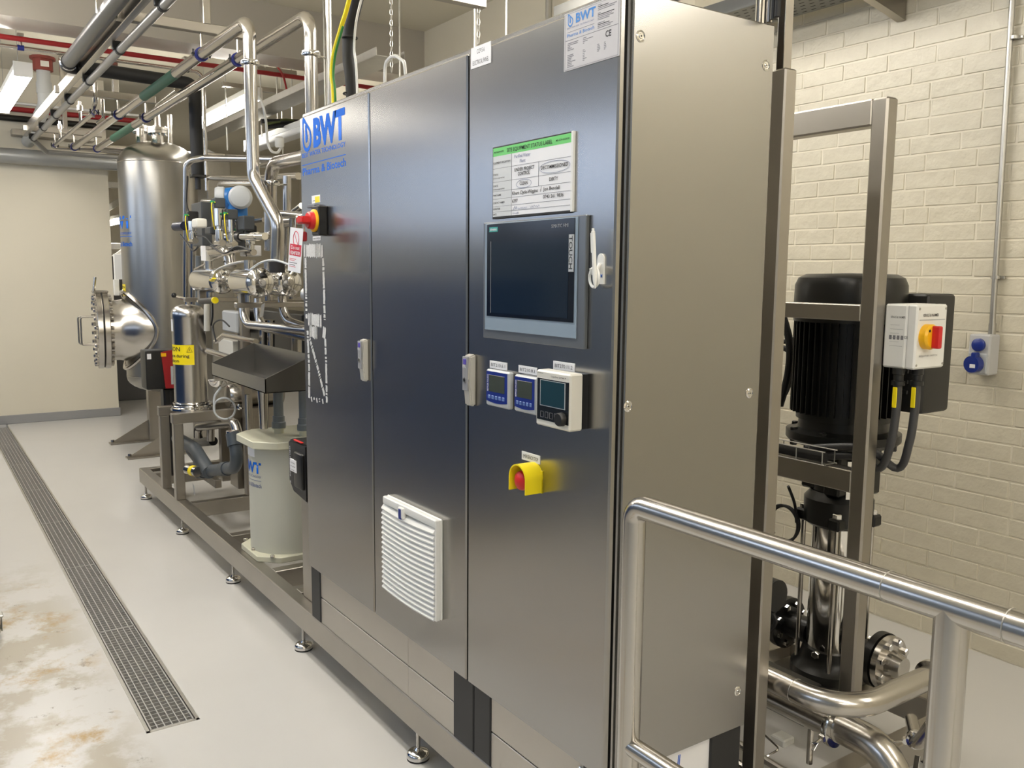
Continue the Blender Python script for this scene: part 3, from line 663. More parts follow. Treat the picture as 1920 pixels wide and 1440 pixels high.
# ------------------------------------------------------------------ plinths
YP = .012
def plinth(xs_, label):
    t = thing('plinth', (xs_[0], YP, .21), label, 'plinth'); return t
xm0, xm1 = U(852, 1300, Y=YP).x, U(921, 1340, Y=YP).x; xg = U(890, 1330, Y=YP).x
t1 = plinth((0, xg), 'brushed steel plinth with black corners under the two-door cabinet')
t2 = plinth((xg, 1.8), 'brushed steel plinth with black corners under the single-door cabinet')
def blk(t, x0, x1, y0=YP-.004, y1=YP+.09): b = nb(); bx(b, x0, x1, y0, y1, .21, ZB, .003); obj('corner_block', b, M('charcoal_plastic', (.018, .018, .019), .5), t)
blk(t1, .004, .092); blk(t1, xm0, xg-.002); blk(t2, xg+.002, xm1); blk(t2, 1.715, 1.797)
blk(t2, 1.70, 1.797, .36, .47); blk(t1, .004, .1, .36, .47)
PL = M('plinth_panel_steel', (.53, .50, .455), .42, 1, bump=.015, bscale=250, stretch=(.03, 1, 1))
for t, xa, xb in ((t1, .092, U(765, 1200, Y=YP).x-.0006), (t1, U(765, 1200, Y=YP).x+.0006, xm0), (t2, xm1, 1.715)):
    for z0, z1 in ((.21, .3125), (.3155, ZB)): b = nb(); bx(b, xa, xb, YP, YP+.012, z0, z1, .002); obj('plinth_panel', b, PL, t)
b = nb(); bx(b, 1.785, 1.79, YP+.08, .36, .21, ZB); sp = obj('side_board', b, PAPER, t2, label='white board with blue pen marks')
for y in (.245, .25): b = nb(); tube(b, [(1.7905, y, .22), (1.7905, y+.001, .34), (1.7905, y+.006, .40)], .0012, 0, 5); obj('pen_mark', b, BLUE, sp)
bolt(t2, (1.705, YP, .40), (0, -1, 0), .008, .006, POL)
# ================================================================== SKID FRAME
SK0, SK1, SKB = -3.19, 1.84, 1.47
t = SKID = thing('skid_frame', (-3.19, 0, 0), 'long stainless steel skid frame on round levelling feet under the cabinets', 'skid')
b = nb(); bx(b, SK0, SK1, .008, .068, .11, .21, .004); obj('side_rail', b, DULL, t)
b = nb(); bx(b, SK0, SK1, SKB-.06, SKB, .11, .21, .004); obj('side_rail', b, DULL, t)
for x in (SK0+.03, SK0+.19, -2.05, -1.28, -.62, -.30, -.14, .6, 1.2, 1.85): b = nb(); bx(b, x-.03, x+.03, .068, SKB-.06, .12, .208, .003); obj('cross_beam', b, DULL, t)
for yy in (.03,):
    b = nb(); bx(b, SK0+.06, SK0+.16, .20, .23, .20, .209); bx(b, SK0+.06, SK0+.16, .40, .43, .20, .209); obj('slot_bar', b, DULL, t)
def foot(x, y, zt=.115):
    b = nb(); lathe(b, [(.036, 0), (.038, .004), (.038, .012), (.036, .018), (.030, .023), (.014, .027), (.009, .034)], (x, y, .004), (0, 0, 1), 24); f = obj('levelling_foot', b, POL, SKID)
    b = nb(); lathe(b, [(.037, 0), (.037, .006)], (x, y, 0), (0, 0, 1), 24); obj('rubber_base', b, RUBBER, f)
    b = nb(); cyl(b, (x, y, .03), (x, y, zt), .0075, 10); obj('spindle', b, PIPE, f)
    b = nb(); hexh(b, (x, y, zt-.014), (0, 0, 1), .013, .012); obj('lock_nut', b, PIPE, f)
for x in (-3.13, -2.15, -1.14, -.17, .84, 1.78): foot(x, .036); foot(x, SKB-.04)

# ================================================================== LARGE STEEL TANK
TX, TY, TR = -5.02, .63, .325
t = thing('storage_tank', (TX, TY, 0), 'tall stainless steel pressure tank with domed top standing on legs', 'tank')
zt_, zb_ = 2.70, .50
prof = [(0, zb_-.0)]+[(TR*math.sin(a), zb_+.14*(1-math.cos(a))) for a in [PI/2*i/8 for i in range(1, 9)]]+[(TR, .66), (TR, 2.0), (TR+.003, 2.0), (TR+.003, 2.012), (TR, 2.012), (TR, 2.50)]
prof += [(TR*math.cos(a), 2.50+.20*math.sin(a)) for a in [PI/2*i/10 for i in range(1, 10)]]+[(0, 2.70)]
b = nb(); lathe(b, prof, (TX, TY, 0), (0, 0, 1), 56); obj('shell', b, TANKM, t)
for z in (2.50, .66): b = nb(); ring(b, (TX, TY, z), (0, 0, 1), TR, .003, 56, 6); obj('weld_seam', b, PIPE, t)
# top nozzles
for px, py, r, h, R in ((-.12, -.10, .045, .16, .075), (.03, -.14, .03, .13, .0), (.14, -.02, .05, .12, .085), (-.02, .12, .022, .28, 0)):
    b = nb(); z0 = 2.66; cyl(b, (TX+px, TY+py, z0-.06), (TX+px, TY+py, z0+h), r, 18); n_ = obj('nozzle', b, PIPE, t)
    if R:
        b = nb(); cyl(b, (TX+px, TY+py, z0+h-.035), (TX+px, TY+py, z0+h-.012), R, 24); cyl(b, (TX+px, TY+py, z0+h-.008), (TX+px, TY+py, z0+h+.015), R, 24); obj('flange', b, PIPE, n_)
        for k in range(8): a = 2*PI*k/8; bolt(n_, (TX+px+R*.8*math.cos(a), TY+py+R*.8*math.sin(a), z0+h+.015), (0, 0, 1), .010, .014, POL, 'flange_bolt'); bolt(n_, (TX+px+R*.8*math.cos(a), TY+py+R*.8*math.sin(a), z0+h-.035), (0, 0, -1), .010, .016, POL, 'flange_bolt')
b = nb(); tube(b, [(TX+.14, TY-.02, 2.77), (TX+.14, TY-.02, 2.98), (TX+.55, TY+.05, 3.05)], .02, .06, 12); obj('vent_pipe', b, PIPE, t)
b = nb(); cyl(b, (TX+.14, TY-.02, 2.80), (TX+.14, TY-.02, 2.93), .028, 16, .02); obj('vent_neck', b, PIPE, t)
# manhole facing the aisle
ma = V(-.12, -1, 0).normalized(); mc = V(TX-.02, TY-TR*.55, 1.06)
me_ = mc+ma*.36
b = nb(); lathe(b, [(.318, -.16), (.312, .0), (.29, .09), (.270, .15), (.262, .20), (.262, .30)], mc, ma, 48); obj('manhole_neck', b, PIPE, t)
b = nb(); pts = []
for i in range(48):
    a = 2*PI*i/48; lx, lz = .308*math.cos(a), .335*math.sin(a); pts.append(V(TX+lx, TY-math.sqrt((TR+.010)**2-lx*lx), 1.06+lz))
tube(b, pts, .018, 0, 8, closed=True); obj('reinforcing_ring', b, PIPE, t)
fr = mc+ma*.27
b = nb(); lathe(b, [(.25, 0), (.325, 0), (.33, .004), (.33, .042), (.325, .046), (.25, .046)], fr, ma, 56); fl = obj('manhole_flange', b, PIPE, t)
b = nb(); lathe(b, [(.322, .046), (.322, .054)], fr, ma, 56); obj('manhole_gasket', b, GASKET, t)
b = nb(); lathe(b, [(.325, .054), (.33, .058), (.33, .096), (.325, .10), (0, .10)], fr, ma, 56); cv = obj('manhole_cover', b, PIPE, t)
pa, pb, pc = frame(ma)
for k in range(24):
    a = 2*PI*(k+.5)/24; d = (pa*math.cos(a)+pb*math.sin(a))*.295
    bolt(cv, fr+d+ma*.10, ma, .017, .026, PIPE); bolt(fl, fr+d, -ma, .017, .026, PIPE); 
b = nb(); hz = fr+ma*.10
for s in (-.07, .07): tube(b, [hz+V(s, 0, -.12)+ma*0, hz+V(s, 0, -.12)+ma*.13, hz+V(s, 0, .12)+ma*.13, hz+V(s, 0, .12)], .007, .02, 8)
obj('cover_handle', b, DULL, t)
b = nb(); cyl(b, fr+ma*.06+V(0, 0, .33), fr+ma*.06+V(0, 0, .345), .05, 12); cyl(b, fr+ma*.11+V(0, 0, .32), fr+ma*.09+V(0, 0, .46), .012, 10); bx(b, fr.x-.05, fr.x+.05, fr.y-.12, fr.y+.0, 1.06+.325, 1.06+.345, .005); obj('davit_pivot', b, PIPE, t)
# legs
for lx in (-.33, .42):
    X = TX+lx; b = nb(); bx(b, X-.045, X+.045, TY-.10, TY+.02, .012, .78, .003); lg = obj('leg', b, DULL, t)
    b = nb(); prism(b, [(X-.005, TY-.10, .012), (X-.005, TY-.40, .012), (X-.005, TY-.40, .03), (X-.005, TY-.10, .20)], (.01, 0, 0)); obj('gusset', b, DULL, lg)
    b = nb(); bx(b, X-.06, X+.06, TY-.44, TY+.05, 0, .012, .002); obj('base_plate', b, DULL, lg)
    for y in (TY-.41, TY-.02): bolt(lg, (X-.03, y, .012), (0, 0, 1), .016, .022, PIPE, 'anchor_bolt')
X = TX+.05; b = nb(); bx(b, X-.05, X+.05, TY+.22, TY+.34, .0, .78, .003); obj('leg', b, DULL, t)
# printed marks on the shell (curved print follows the shell)
def on_shell(a, z, r=TR+.0012): return V(TX+r*math.sin(a), TY-r*math.cos(a), z)
def wrap_text(s, a0, z, h, wa, mat, bold=0, c=(TX, TY), r=TR+.0012, parent=t, name='lettering'):
    key = (s, bold)
    if key not in _txt: 
        o_ = text(parent, s, (0, 0, 0), RX, RZ, .1, .1, mat, bold); bpy.data.objects.remove(o_)
    me = _txt[key].copy(); me.name = name; xs = [v.co.x for v in me.vertices]; x0, x1 = min(xs), max(xs); off = wloc(parent); cap = .70
    for v in me.vertices:
        a = a0+wa*(v.co.x-x0)/(x1-x0); v.co = V(c[0]+r*math.sin(a), c[1]-r*math.cos(a), z+v.co.y*h/cap)-off
    me.materials.clear(); me.materials.append(mat); o_ = bpy.data.objects.new(name, me); COL.objects.link(o_); o_.parent = parent
def wrap_patch(nm, a0, a1, z0, z1, mat, c, r, parent, n=8):
    b = nb(); A = [(b.verts.new(V(c[0]+r*math.sin(a0+(a1-a0)*i/n), c[1]-r*math.cos(a0+(a1-a0)*i/n), z0)), b.verts.new(V(c[0]+r*math.sin(a0+(a1-a0)*i/n), c[1]-r*math.cos(a0+(a1-a0)*i/n), z1))) for i in range(n+1)]
    for p, q in zip(A, A[1:]): b.faces.new((p[0], q[0], q[1], p[1]))
    return obj(nm, b, mat, parent)
VA = math.atan2(CX-TX, -(CY-TY))     # angle of the shell point that faces the viewer
L_ = VA-PI/2
wrap_text('BWT', L_-.25, 1.94, .10, 1.05, BLUE, .035); wrap_text('BEST WATER TECHNOLOGY', L_-.25, 1.885, .02, 1.05, BLUE, .0); wrap_text('Pharma & Biotech', L_-.25, 1.785, .04, 1.05, BLUE, .01)
wrap_patch('logo_rule', L_-.25, L_+.80, 1.865, 1.87, BLUE, (TX, TY), TR+.0012, t)
wrap_patch('yellow_caution_label', L_-.1, L_+.42, 1.36, 1.46, YEL, (TX, TY), TR+.0012, t)
wrap_text('CAUTION', L_-.08, 1.425, .02, .46, INK, .01, r=TR+.002); wrap_text('Hot surface', L_-.08, 1.395, .016, .46, INK, .0, r=TR+.002)
b = nb(); bx(b, TX-.12, TX-.06, TY-TR-.06, TY-TR-.02, 1.36, 1.50, .003); bx(b, TX-.12, TX-.07, TY-TR-.05, TY-TR+.03, 1.50, 1.72, .003); obj('level_gauge', b, WHITE, t)

# ================================================================== CARTRIDGE FILTER ON ITS STAND
fb = V(-2.30, .155, .735)
t = thing('filter_stand', (-2.2, .1, .21), 'square tube stand carrying the polished filter housing', 'stand')
for x, y in ((-2.16, .030), (-2.50, .030), (-2.50, .40), (-2.16, .46)): b = nb(); bx(b, x-.028, x+.028, y-.024, y+.03, .21, .675, .003); obj('post', b, DULL, t)
b = nb(); bx(b, -2.188, -2.132, .0, .62, .675, .735, .003); obj('top_rail', b, DULL, t)
b = nb(); bx(b, -2.528, -2.472, .0, .62, .675, .735, .003); obj('top_rail', b, DULL, t)
b = nb(); bx(b, -2.47, -2.19, .10, .14, .68, .73, .003); obj('cross_rail', b, DULL, t)
b = nb(); bx(b, -2.53, -2.15, .24, .28, .25, .30, .003); obj('lower_rail', b, DULL, t)
t = thing('filter_housing', fb, 'polished steel cartridge filter housing with yellow caution label', 'filter housing')
FR = .098
b = nb(); lathe(b, [(FR, .03), (FR, .55), (FR*1.03, .555), (FR*1.03, .585), (FR*.97, .605), (FR*.75, .628), (FR*.35, .640), (0, .642)], fb, (0, 0, 1), 40); obj('shell', b, M('bright_rolled_steel', (.55, .53, .50), .24, 1, bump=.02, bscale=200, stretch=(1, 1, .05)), t)
b = nb(); lathe(b, [(FR*1.28, 0), (FR*1.28, .012), (FR*1.2, .018), (FR*1.2, .026), (FR*1.05, .034)], fb, (0, 0, 1), 40); obj('base_flange', b, POL, t)
b = nb(); ring(b, fb+V(0, 0, .04), (0, 0, 1), FR*1.05, .006, 40, 8); obj('clamp_ring', b, POL, t)
b = nb(); tt = fb+V(-.02, 0, .64); cyl(b, tt, tt+V(0, 0, .03), .012, 12); tube(b, [tt+V(0, 0, .03), tt+V(-.02, -.06, .05)], .009, 0, 8); obj('vent_valve', b, POL, t)
b = nb(); lathe(b, [(0, -.016), (.012, -.012), (.016, 0), (.012, .012), (0, .016)], tt+V(-.02, -.07, .055), (0, 0, 1), 16); obj('vent_knob', b, BLACK, t)
VF = math.atan2(CX-fb.x, -(CY-fb.y)); lf = VF-PI/2; c2 = (fb.x, fb.y); RR = FR+.0012
wrap_patch('caution_label', lf-1.05, lf+1.83, fb.z+.28, fb.z+.40, YEL, c2, RR, t, 12)
wrap_patch('white_sticker', lf-.2, lf+.45, fb.z+.48, fb.z+.56, PAPER, c2, RR, t)
for s_, z_, h_, w_ in (('CAUTION', .362, .026, 1.95), ('Hot surface during', .325, .019, 2.5), ('sanitisation', .295, .019, 1.85)):
    wrap_text(s_, lf-.95, fb.z+z_-.0, h_, w_, INK, .012, c2, RR+.001, t)
a0 = lf+1.62; 
def cp(a, z): return V(fb.x+(RR+.0015)*math.sin(a), fb.y-(RR+.0015)*math.cos(a), fb.z+z)
b = nb(); tube(b, [cp(a0-.22, .357), cp(a0+.10, .357), cp(a0-.06, .390)], .0012, 0, 4, closed=True); cyl(b, cp(a0-.06, .365), cp(a0-.06, .379), .0012, 5); obj('warning_triangle', b, INK, t)
# black and red drive box beside it
a, c = U(272, 735, Y=.06), U(325, 652, Y=.06)
bxx = U(300, 690, Y=.10); t = thing('drive_box', (bxx.x, .10, bxx.z-.15), 'black and red pump drive box hidden partly behind the filter housing', 'drive box')
Xb = -2.78
pA, pB = U(274, 700, X=Xb), U(330, 700, X=Xb); zt, zb = U(300, 657, X=Xb).z, U(300, 730, X=Xb).z
b = nb(); bx(b, Xb-.16, Xb, pA.y, pB.y, zb, zt, .012, 3); obj('case', b, BLACK, t)
b = nb(); prism(b, [(Xb+.001, pA.y+.115, zb+.004), (Xb+.001, pB.y, zb+.004), (Xb+.001, pB.y, zt+.006), (Xb+.001, pA.y+.095, zt-.012)], (.012, 0, 0)); obj('red_front', b, REDP, t)
b = nb(); bx(b, Xb, Xb+.016, pA.y+.15, pA.y+.165, zb+.03, zb+.15); obj('front_stripe', b, GREYP, t)
for y, z in ((.095, zt-.04), (.18, zb+.06)): b = nb(); bx(b, Xb, Xb+.0165, pA.y+y, pA.y+y+.03, z, z+.022); obj('warning_square', b, AMB, t)
b = nb(); bx(b, Xb, Xb+.002, pA.y+.01, pA.y+.035, zt-.055, zt-.02); obj('sticker', b, PAPER, t)
b = nb(); bx(b, Xb-.13, Xb-.03, pA.y+.11, pB.y+.04, .21, zb, .01); obj('pedestal', b, BLACK, t)
b = nb(); cyl(b, (Xb-.08, pA.y+.17, zb-.02), (Xb-.08, pA.y+.17, zb-.14), .055, 20); obj('pump_head', b, BLACK, t)

# ================================================================== DRIP TRAY
x0, x1, y0, y1 = U(397, 690, Y=.02).x, U(497, 716, Y=.02).x, .02, .245
zl, zbk, zb0 = U(497, 711, Y=.02).z, U(570, 663, Y=.235).z, U(497, 738, Y=.02).z
t = thing('drip_tray', ((x0+x1)/2, (y0+y1)/2, zb0), 'open stainless steel drip tray with sloping sides above the grey tank', 'tray')
th = .004
def quad(nm, pts, vec): b = nb(); prism(b, pts, vec); return obj(nm, b, DULL, t)
TRAYM = M('tray_steel', (.34, .335, .325), .27, 1, bump=.02, bscale=80)
for nm, pts, vec in (('front_lip', [(x0, y0, zb0), (x1, y0, zb0), (x1, y0, zl), (x0, y0, zl)], (0, th, 0)), ('back_plate', [(x0, y1, zb0), (x1, y1, zb0), (x1, y1, zbk), (x0, y1, zbk)], (0, -th, 0)),
                     ('side_plate', [(x0, y0, zb0), (x0, y1, zb0), (x0, y1, zbk), (x0, y0, zl)], (th, 0, 0)), ('side_plate', [(x1, y0, zb0), (x1, y1, zb0), (x1, y1, zbk), (x1, y0, zl)], (-th, 0, 0)),
                     ('base_plate', [(x0, y0, zb0), (x1, y0, zb0), (x1, y1, zb0), (x0, y1, zb0)], (0, 0, th))): b = nb(); prism(b, pts, vec); obj(nm, b, TRAYM, t)
b = nb(); cyl(b, (x1-.36, .13, zb0), (x1-.36, .13, zb0-.22), .028, 14, .018); obj('drain_spigot', b, PIPE, t)
for xx in (x0+.06, x1-.06):
    b = nb(); bx(b, xx-.02, xx+.02, y1-.002, y1+.038, .21, zbk-.02, .003); obj('support_post', b, DULL, t)

# ================================================================== GREY-GREEN NEUTRALISING TANK
nc = V(-.885, .245, .21)
t = thing('chemical_tank', nc, 'grey-green plastic tank with cream octagonal lid and blue logo', 'tank')
def octo(R, z0, z1, cut=.30, ch=0):
    s = R; k = R*(1-cut*1.4); pts = [(s, -k), (s, k), (k, s), (-k, s), (-s, k), (-s, -k), (-k, -s), (k, -s)]
    b = nb(); prism(b, [nc+V(x, y, z0) for x, y in pts], (0, 0, z1-z0)); bmesh.ops.bevel(b, geom=b.edges[:], offset=.003, segments=1, affect='EDGES'); return b
obj('base_plate', octo(.205, 0, .028), LIDP, t)
b = nb(); lathe(b, [(.186, .028), (.186, .545)], nc, (0, 0, 1), 48); obj('body', b, TANKP, t)
obj('lid', octo(.212, .545, .580), LIDP, t)
for x, y in ((-.16, -.17), (.02, -.188), (.18, -.15), (.185, .05)): bolt(t, nc+V(x, y, .028), (0, 0, 1), .011, .012, PIPE, 'anchor_bolt')
for x, y, hh in ((-.03, -.03, .14), (.10, .05, .22)):
    b = nb(); q = nc+V(x, y, .58); lathe(b, [(.024, 0), (.024, .02), (.032, .022), (.032, .05), (.026, .052), (.026, .07)], q, (0, 0, 1), 20); f_ = obj('lid_fitting', b, LIDP, t)
    b = nb(); lathe(b, [(.034, .028), (.034, .055), (.029, .06), (.029, .085), (.024, .088), (.024, hh+.08)], q, (0, 0, 1), 20); obj('union', b, PVCL, f_)
VN = math.atan2(CX-nc.x, -(CY-nc.y)); ln_ = VN-PI/2; c3 = (nc.x, nc.y); RN = .1872
wrap_patch('white_sticker', ln_-.0, ln_+.62, nc.z+.49, nc.z+.54, PAPER, c3, RN, t)
wrap_text('BWT', ln_-.05, nc.z+.415, .05, .90, BLUE, .035, c3, RN, t); wrap_text('BEST WATER TECHNOLOGY', ln_-.05, nc.z+.392, .011, .90, INKB, .0, c3, RN, t); wrap_text('Pharma & Biotech', ln_-.05, nc.z+.345, .020, .90, INKB, .012, c3, RN, t)
wrap_patch('logo_rule', ln_, ln_+.85, nc.z+.377, nc.z+.379, INKB, c3, RN, t)
b = nb(); cyl(b, nc+V(.17, .06, .09), nc+V(.235, .075, .09), .022, 14); obj('drain_cock', b, GREYP, t)
# black dosing pump in front of it
yk = .02; x0, x1 = U(541, 870, Y=yk).x, U(541, 870, Y=yk).x+.20; z1, z0 = U(545, 823, Y=yk).z, U(545, 915, Y=yk).z
t = thing('dosing_pump', ((x0+x1)/2, yk, z0), 'black dosing pump with white sticker between the grey tank and cabinet', 'pump')
b = nb(); prism(b, [(x0, yk, z0+.03), (x0, yk, z1-.012)]+[(x0+.02, yk, z1), (x1, yk, z1), (x1, yk, z0-.03), (x0+.05, yk, z0-.012)], (0, .10, 0)); bmesh.ops.bevel(b, geom=b.edges[:], offset=.008, segments=2, affect='EDGES'); obj('case', b, BLACK, t)
b = nb(); bx(b, x0+.085, x1-.02, yk-.012, yk+.02, z0+.02, z1-.04, .012, 3); obj('front_cover', b, BLACKP, t)
b = nb(); bx(b, x0+.065, x0+.15, yk-.0005, yk+.01, z1-.001, z1+.004, .001); obj('red_cap', b, RED, t)
b = nb(); bx(b, x0+.055, x0+.125, yk-.014, yk-.010, z0+.085, z0+.135); obj('sticker', b, PAPER, t)
for k_, s_ in enumerate(('NEUTRALIS', 'PUMP', '270-P-1')): text(t, s_, (x0+.09, -.0142+yk, z0+.118-.015*k_), RX, RZ, .006, .05, INK, .0, align='C')
text(t, 'GRUNDFOS', (x0+.016, yk, z1-.03), V(0, 0, -1), V(1, 0, 0), .009, .13, PAPER, .015); text(t, 'X', (x0+.016, yk, z1-.175), V(0, 0, -1), V(1, 0, 0), .011, .012, PAPER, .02)
b = nb(); bx(b, x0+.03, x1, yk+.04, yk+.15, .21, z0-.005, .004); obj('bracket', b, DULL, t)

# ================================================================== GREY PVC DRAIN RUN
t = thing('pvc_drain_pipe', (-1.8, .17, .21), 'dark grey plastic drain pipe with elbows low on the skid', 'pipe')
p = lambda u, v, y: U(u, v, Y=y)
r = .034
A = [V(-2.62, .14, .50), V(-2.20, .14, .50), V(-1.86, .13, .42), V(-1.42, .16, .37), V(-1.42, .16, .62)]
b = nb(); tube(b, A[:3], r*1.15, .08, 20, 8); obj('upper_run', b, PVC, t)
e0 = U(375, 885, Y=.13); e1 = U(448, 876, Y=.17); e2 = U(437, 812, Y=.17)
b = nb(); tube(b, [e0, e1, e2], r, .075, 20, 10); obj('lower_run', b, PVC, t)
for q, d in ((e0, e1-e0), (e1+(e2-e1)*.62, e2-e1), (e0+(e1-e0)*.62, e1-e0)): b = nb(); d = d.normalized(); cyl(b, q-d*.0, q+d*.07, r*1.18, 20); obj('socket', b, PVC, t)
q = U(352, 880, Y=.05); b = nb(); cyl(b, q, q+V(.10, .03, 0), .030, 20); vo = obj('end_valve', b, PIPE, t)
b = nb(); cyl(b, q+V(.045, .0135, 0), q+V(.075, .022, 0), .0312, 20); obj('yellow_band', b, YEL, t)
b = nb(); cyl(b, q+V(.08, .03, 0), e0, .031, 18); tube(b, [e0, V(e0.x-.12, .16, e0.z+.05), V(e0.x-.30, .16, e0.z+.08)], .036, .06, 18); obj('joint', b, PVC, t)
b = nb(); q2 = q+V(.10, .0, -.06); prism(b, [q2, q2+V(.03, 0, -.012), q2+V(.05, 0, -.07), q2+V(.02, 0, -.06)], (0, -.001, 0)); obj('hang_tag', b, M('grey_tag', (.25, .26, .27), .4), t)
b = nb(); cyl(b, e2-V(0, 0, .01), e2+V(0, 0, .012), .037, 20); obj('clamp_ferrule', b, POL, t)
# ================================================================== MEMBRANE VESSELS AND PROCESS PIPEWORK
def clamp(parent, c, ax, r, name='tri_clamp', wing=True):
    a, b_, c_ = frame(ax); c = Vector(c)
    b = nb(); lathe(b, [(r*1.02, -.012), (r*1.38, -.010), (r*1.42, -.006), (r*1.42, .006), (r*1.38, .010), (r*1.02, .012)], c, ax, 24, closed=False); o = obj(name, b, POL, parent)
    if wing:
        d = (a+b_*.3).normalized(); b = nb(); cyl(b, c+d*r*1.3, c+d*(r*1.3+.035), .004, 8)
        q = c+d*(r*1.3+.03); s = d.cross(c_.normalized()).normalized()
        for k in (-1, 1): beam(b, q, q+d*.022+s*k*.012, .003, .009, .001, up=c_)
        bx_ = c+d*r*1.45; lathe(b, [(.009, -.008), (.009, .008)], bx_, c_, 8); obj('wing_nut', b, POL, o)
    return o
def pipe(name, pts, r, label, bend=None, mat=None, cat='pipe', group=None, clamps=(), seg=16, welds=True):
    P = [Vector(p) for p in pts]
    b = nb(); tube(b, P, r, (bend if bend is not None else r*2.6), seg, 8)
    lo = min(P, key=lambda q: q.z)
    t = thing(name, lo, label, cat, group); obj('run', b, mat or PIPE, t)
    for c, ax in clamps: clamp(t, c, ax, r)
    return t
# three horizontal vessels, ends towards the aisle
VZ = 1.525
VS = ((488, 537, 447, .12, 'polished pressure vessel nearest the cabinet with a centre plug in its dished end'), (416, 530, 372, .13, 'polished pressure vessel further from the cabinet with a yellow handled valve'), (541, 533, 470, .275, 'polished pressure vessel lying behind the other two against the cabinet'))
vx = []
VR = .066
for u, v, u2, y, l in VS:
    xn, xf_, z = U(u, v, Y=y).x, U(u2, v-4, Y=y).x, VZ; vx.append(xn)
    t = thing('pressure_vessel', ((xn+xf_)/2, y, VZ-VR), l, 'vessel')
    b = nb(); lathe(b, [(VR, 0)]+[(VR*math.cos(a), .026*math.sin(a)) for a in [PI/2*k/8 for k in range(1, 8)]]+[(0, .026)], (xn, y, VZ), (1, 0, 0), 36, closed=False); obj('dished_end', b, POL, t)
    b = nb(); lathe(b, [(VR, 0), (VR, xf_+.05-xn)]+[(VR*math.cos(a), xf_+.05-xn-.05*math.sin(a)) for a in [PI/2*k/8 for k in range(1, 8)]]+[(0, xf_-xn)], (xn, y, VZ), (1, 0, 0), 36, closed=False); obj('barrel', b, POL, t)
    b = nb(); ring(b, (xn, y, VZ), (1, 0, 0), VR, .003, 36, 6); obj('weld_bead', b, PIPE, t)
    b = nb(); lathe(b, [(.017, .024), (.016, .032), (.008, .032), (.008, .037), (0, .037)], (xn, y, VZ), (1, 0, 0), 16); obj('centre_plug', b, PIPE, t)
    xm_ = (xn+xf_)/2; b = nb(); cyl(b, (xm_, y, VZ+VR*.8), (xm_, y, VZ+VR+.04), .022, 16); obj('top_port', b, PIPE, t)
    b = nb(); cyl(b, (xm_, y, VZ-VR-.03), (xm_, y, VZ-VR*.8), .022, 16); obj('bottom_port', b, PIPE, t)
    b = nb(); bx(b, xf_+.08, xf_+.12, y-.03, y+.03, VZ-VR-.05, VZ-VR*.7, .003); obj('saddle', b, DULL, t)
# yellow handled ball valve on the middle vessel
q = V(vx[1]+.03, .10, VZ+.01); t = thing('ball_valve', q-V(0, 0, .02), 'small ball valve with yellow handle on a vessel end', 'valve')
b = nb(); cyl(b, q+V(0, .01, 0), q+V(0, -.045, 0), .010, 12); lathe(b, [(0, -.016), (.014, -.010), (.016, 0), (.014, .010), (0, .016)], q+V(0, -.02, 0), (0, 1, 0), 14); obj('body', b, POL, t)
b = nb(); beam(b, q+V(.0, -.03, -.010), q+V(.11, -.05, .004), .022, .008, .003); obj('handle', b, YEL, t)
b = nb(); tube(b, smooth_curve([q+V(.02, -.03, 0), q+V(.12, -.03, .05), q+V(.28, .02, .085), q+V(.42, .06, .09)]), .007, 0, 8); obj('sample_hose', b, M('grey_hose', (.35, .34, .32), .35), t)
# upright frame behind the vessels
t = RACK = thing('process_rack', (-1.3, .8, .21), 'square tube rack behind the membrane vessels', 'rack')
for x, y in ((-.10, .86), (-1.05, .86), (-2.0, .86), (-.10, .40), (-2.05, .42)):
    b = nb(); bx(b, x-.025, x+.025, y-.025, y+.025, .21, 2.02 if y > .5 else 1.44, .003); obj('post', b, DULL, t)
for z in (1.42, 2.0, .95):
    b = nb(); bx(b, -2.0, -.10, .84, .88, z-.02, z+.02, .003); obj('rail', b, DULL, t)
for x in (-.10, -1.05, -2.0): b = nb(); bx(b, x-.02, x+.02, .06, .84, 1.40, 1.425, .003); obj('bearer', b, DULL, t)
for xa, xb in ((-.12, -1.0), (-1.1, -1.95)): b = nb(); beam(b, (xa, .90, 1.05), (xb, .90, 1.95), .03, .05, .003); obj('brace', b, DULL, t)

# main drop pipe A: from overhead, offset, into the vessel nearest the cabinet
Ay, Az, Ax = .135, 2.73, -.99
A0 = U(486, 300, Y=Ay); A1 = U(492, 345, Y=Ay+.01); A2 = U(521, 408, Y=.17); A3 = U(519, 500, Y=.17)
AX = U(470, 150, Y=Ay).x
t = pipe('drop_pipe', [(-6.12, Ay, Az), (AX, Ay, Az), (AX, Ay, A1.z+.04), (A2.x, .17, A2.z-.02), (A3.x, .17, VZ+VR)], .030, 'steel pipe dropping from overhead with an offset bend beside the cabinet', bend=.085, seg=20)
clamp(t, (AX, Ay, U(470, 117, Y=Ay).z), (0, 0, 1), .031); b = nb(); cyl(b, (A3.x, .17, VZ+VR-.02), (A3.x, .17, VZ+VR+.03), .036, 16); obj('clamp_joint', b, RUBBER, t)
b = nb(); xg0, xg1 = U(270, 178, Y=Ay).x, U(330, 135, Y=Ay).x; cyl(b, (xg0, Ay, Az), (xg1, Ay, Az), .0308, 18); obj('marker_tape', b, GREENT, t)
By, Bz = .33, 2.73; BX = U(583, 120, Y=By).x
t = pipe('drop_pipe', [(-6.12, By, Bz), (BX, By, Bz), (BX, By, 1.9)], .030, 'steel pipe dropping from overhead behind the cabinet logo corner', bend=.085, seg=20)
clamp(t, (BX, By, U(583, 101, Y=By).z), (0, 0, 1), .031)
b = nb(); xg0, xg1 = U(212, 242, Y=By).x, U(252, 217, Y=By).x; cyl(b, (xg0, By, Bz), (xg1, By, Bz), .0308, 18); obj('marker_tape', b, GREENT, t)
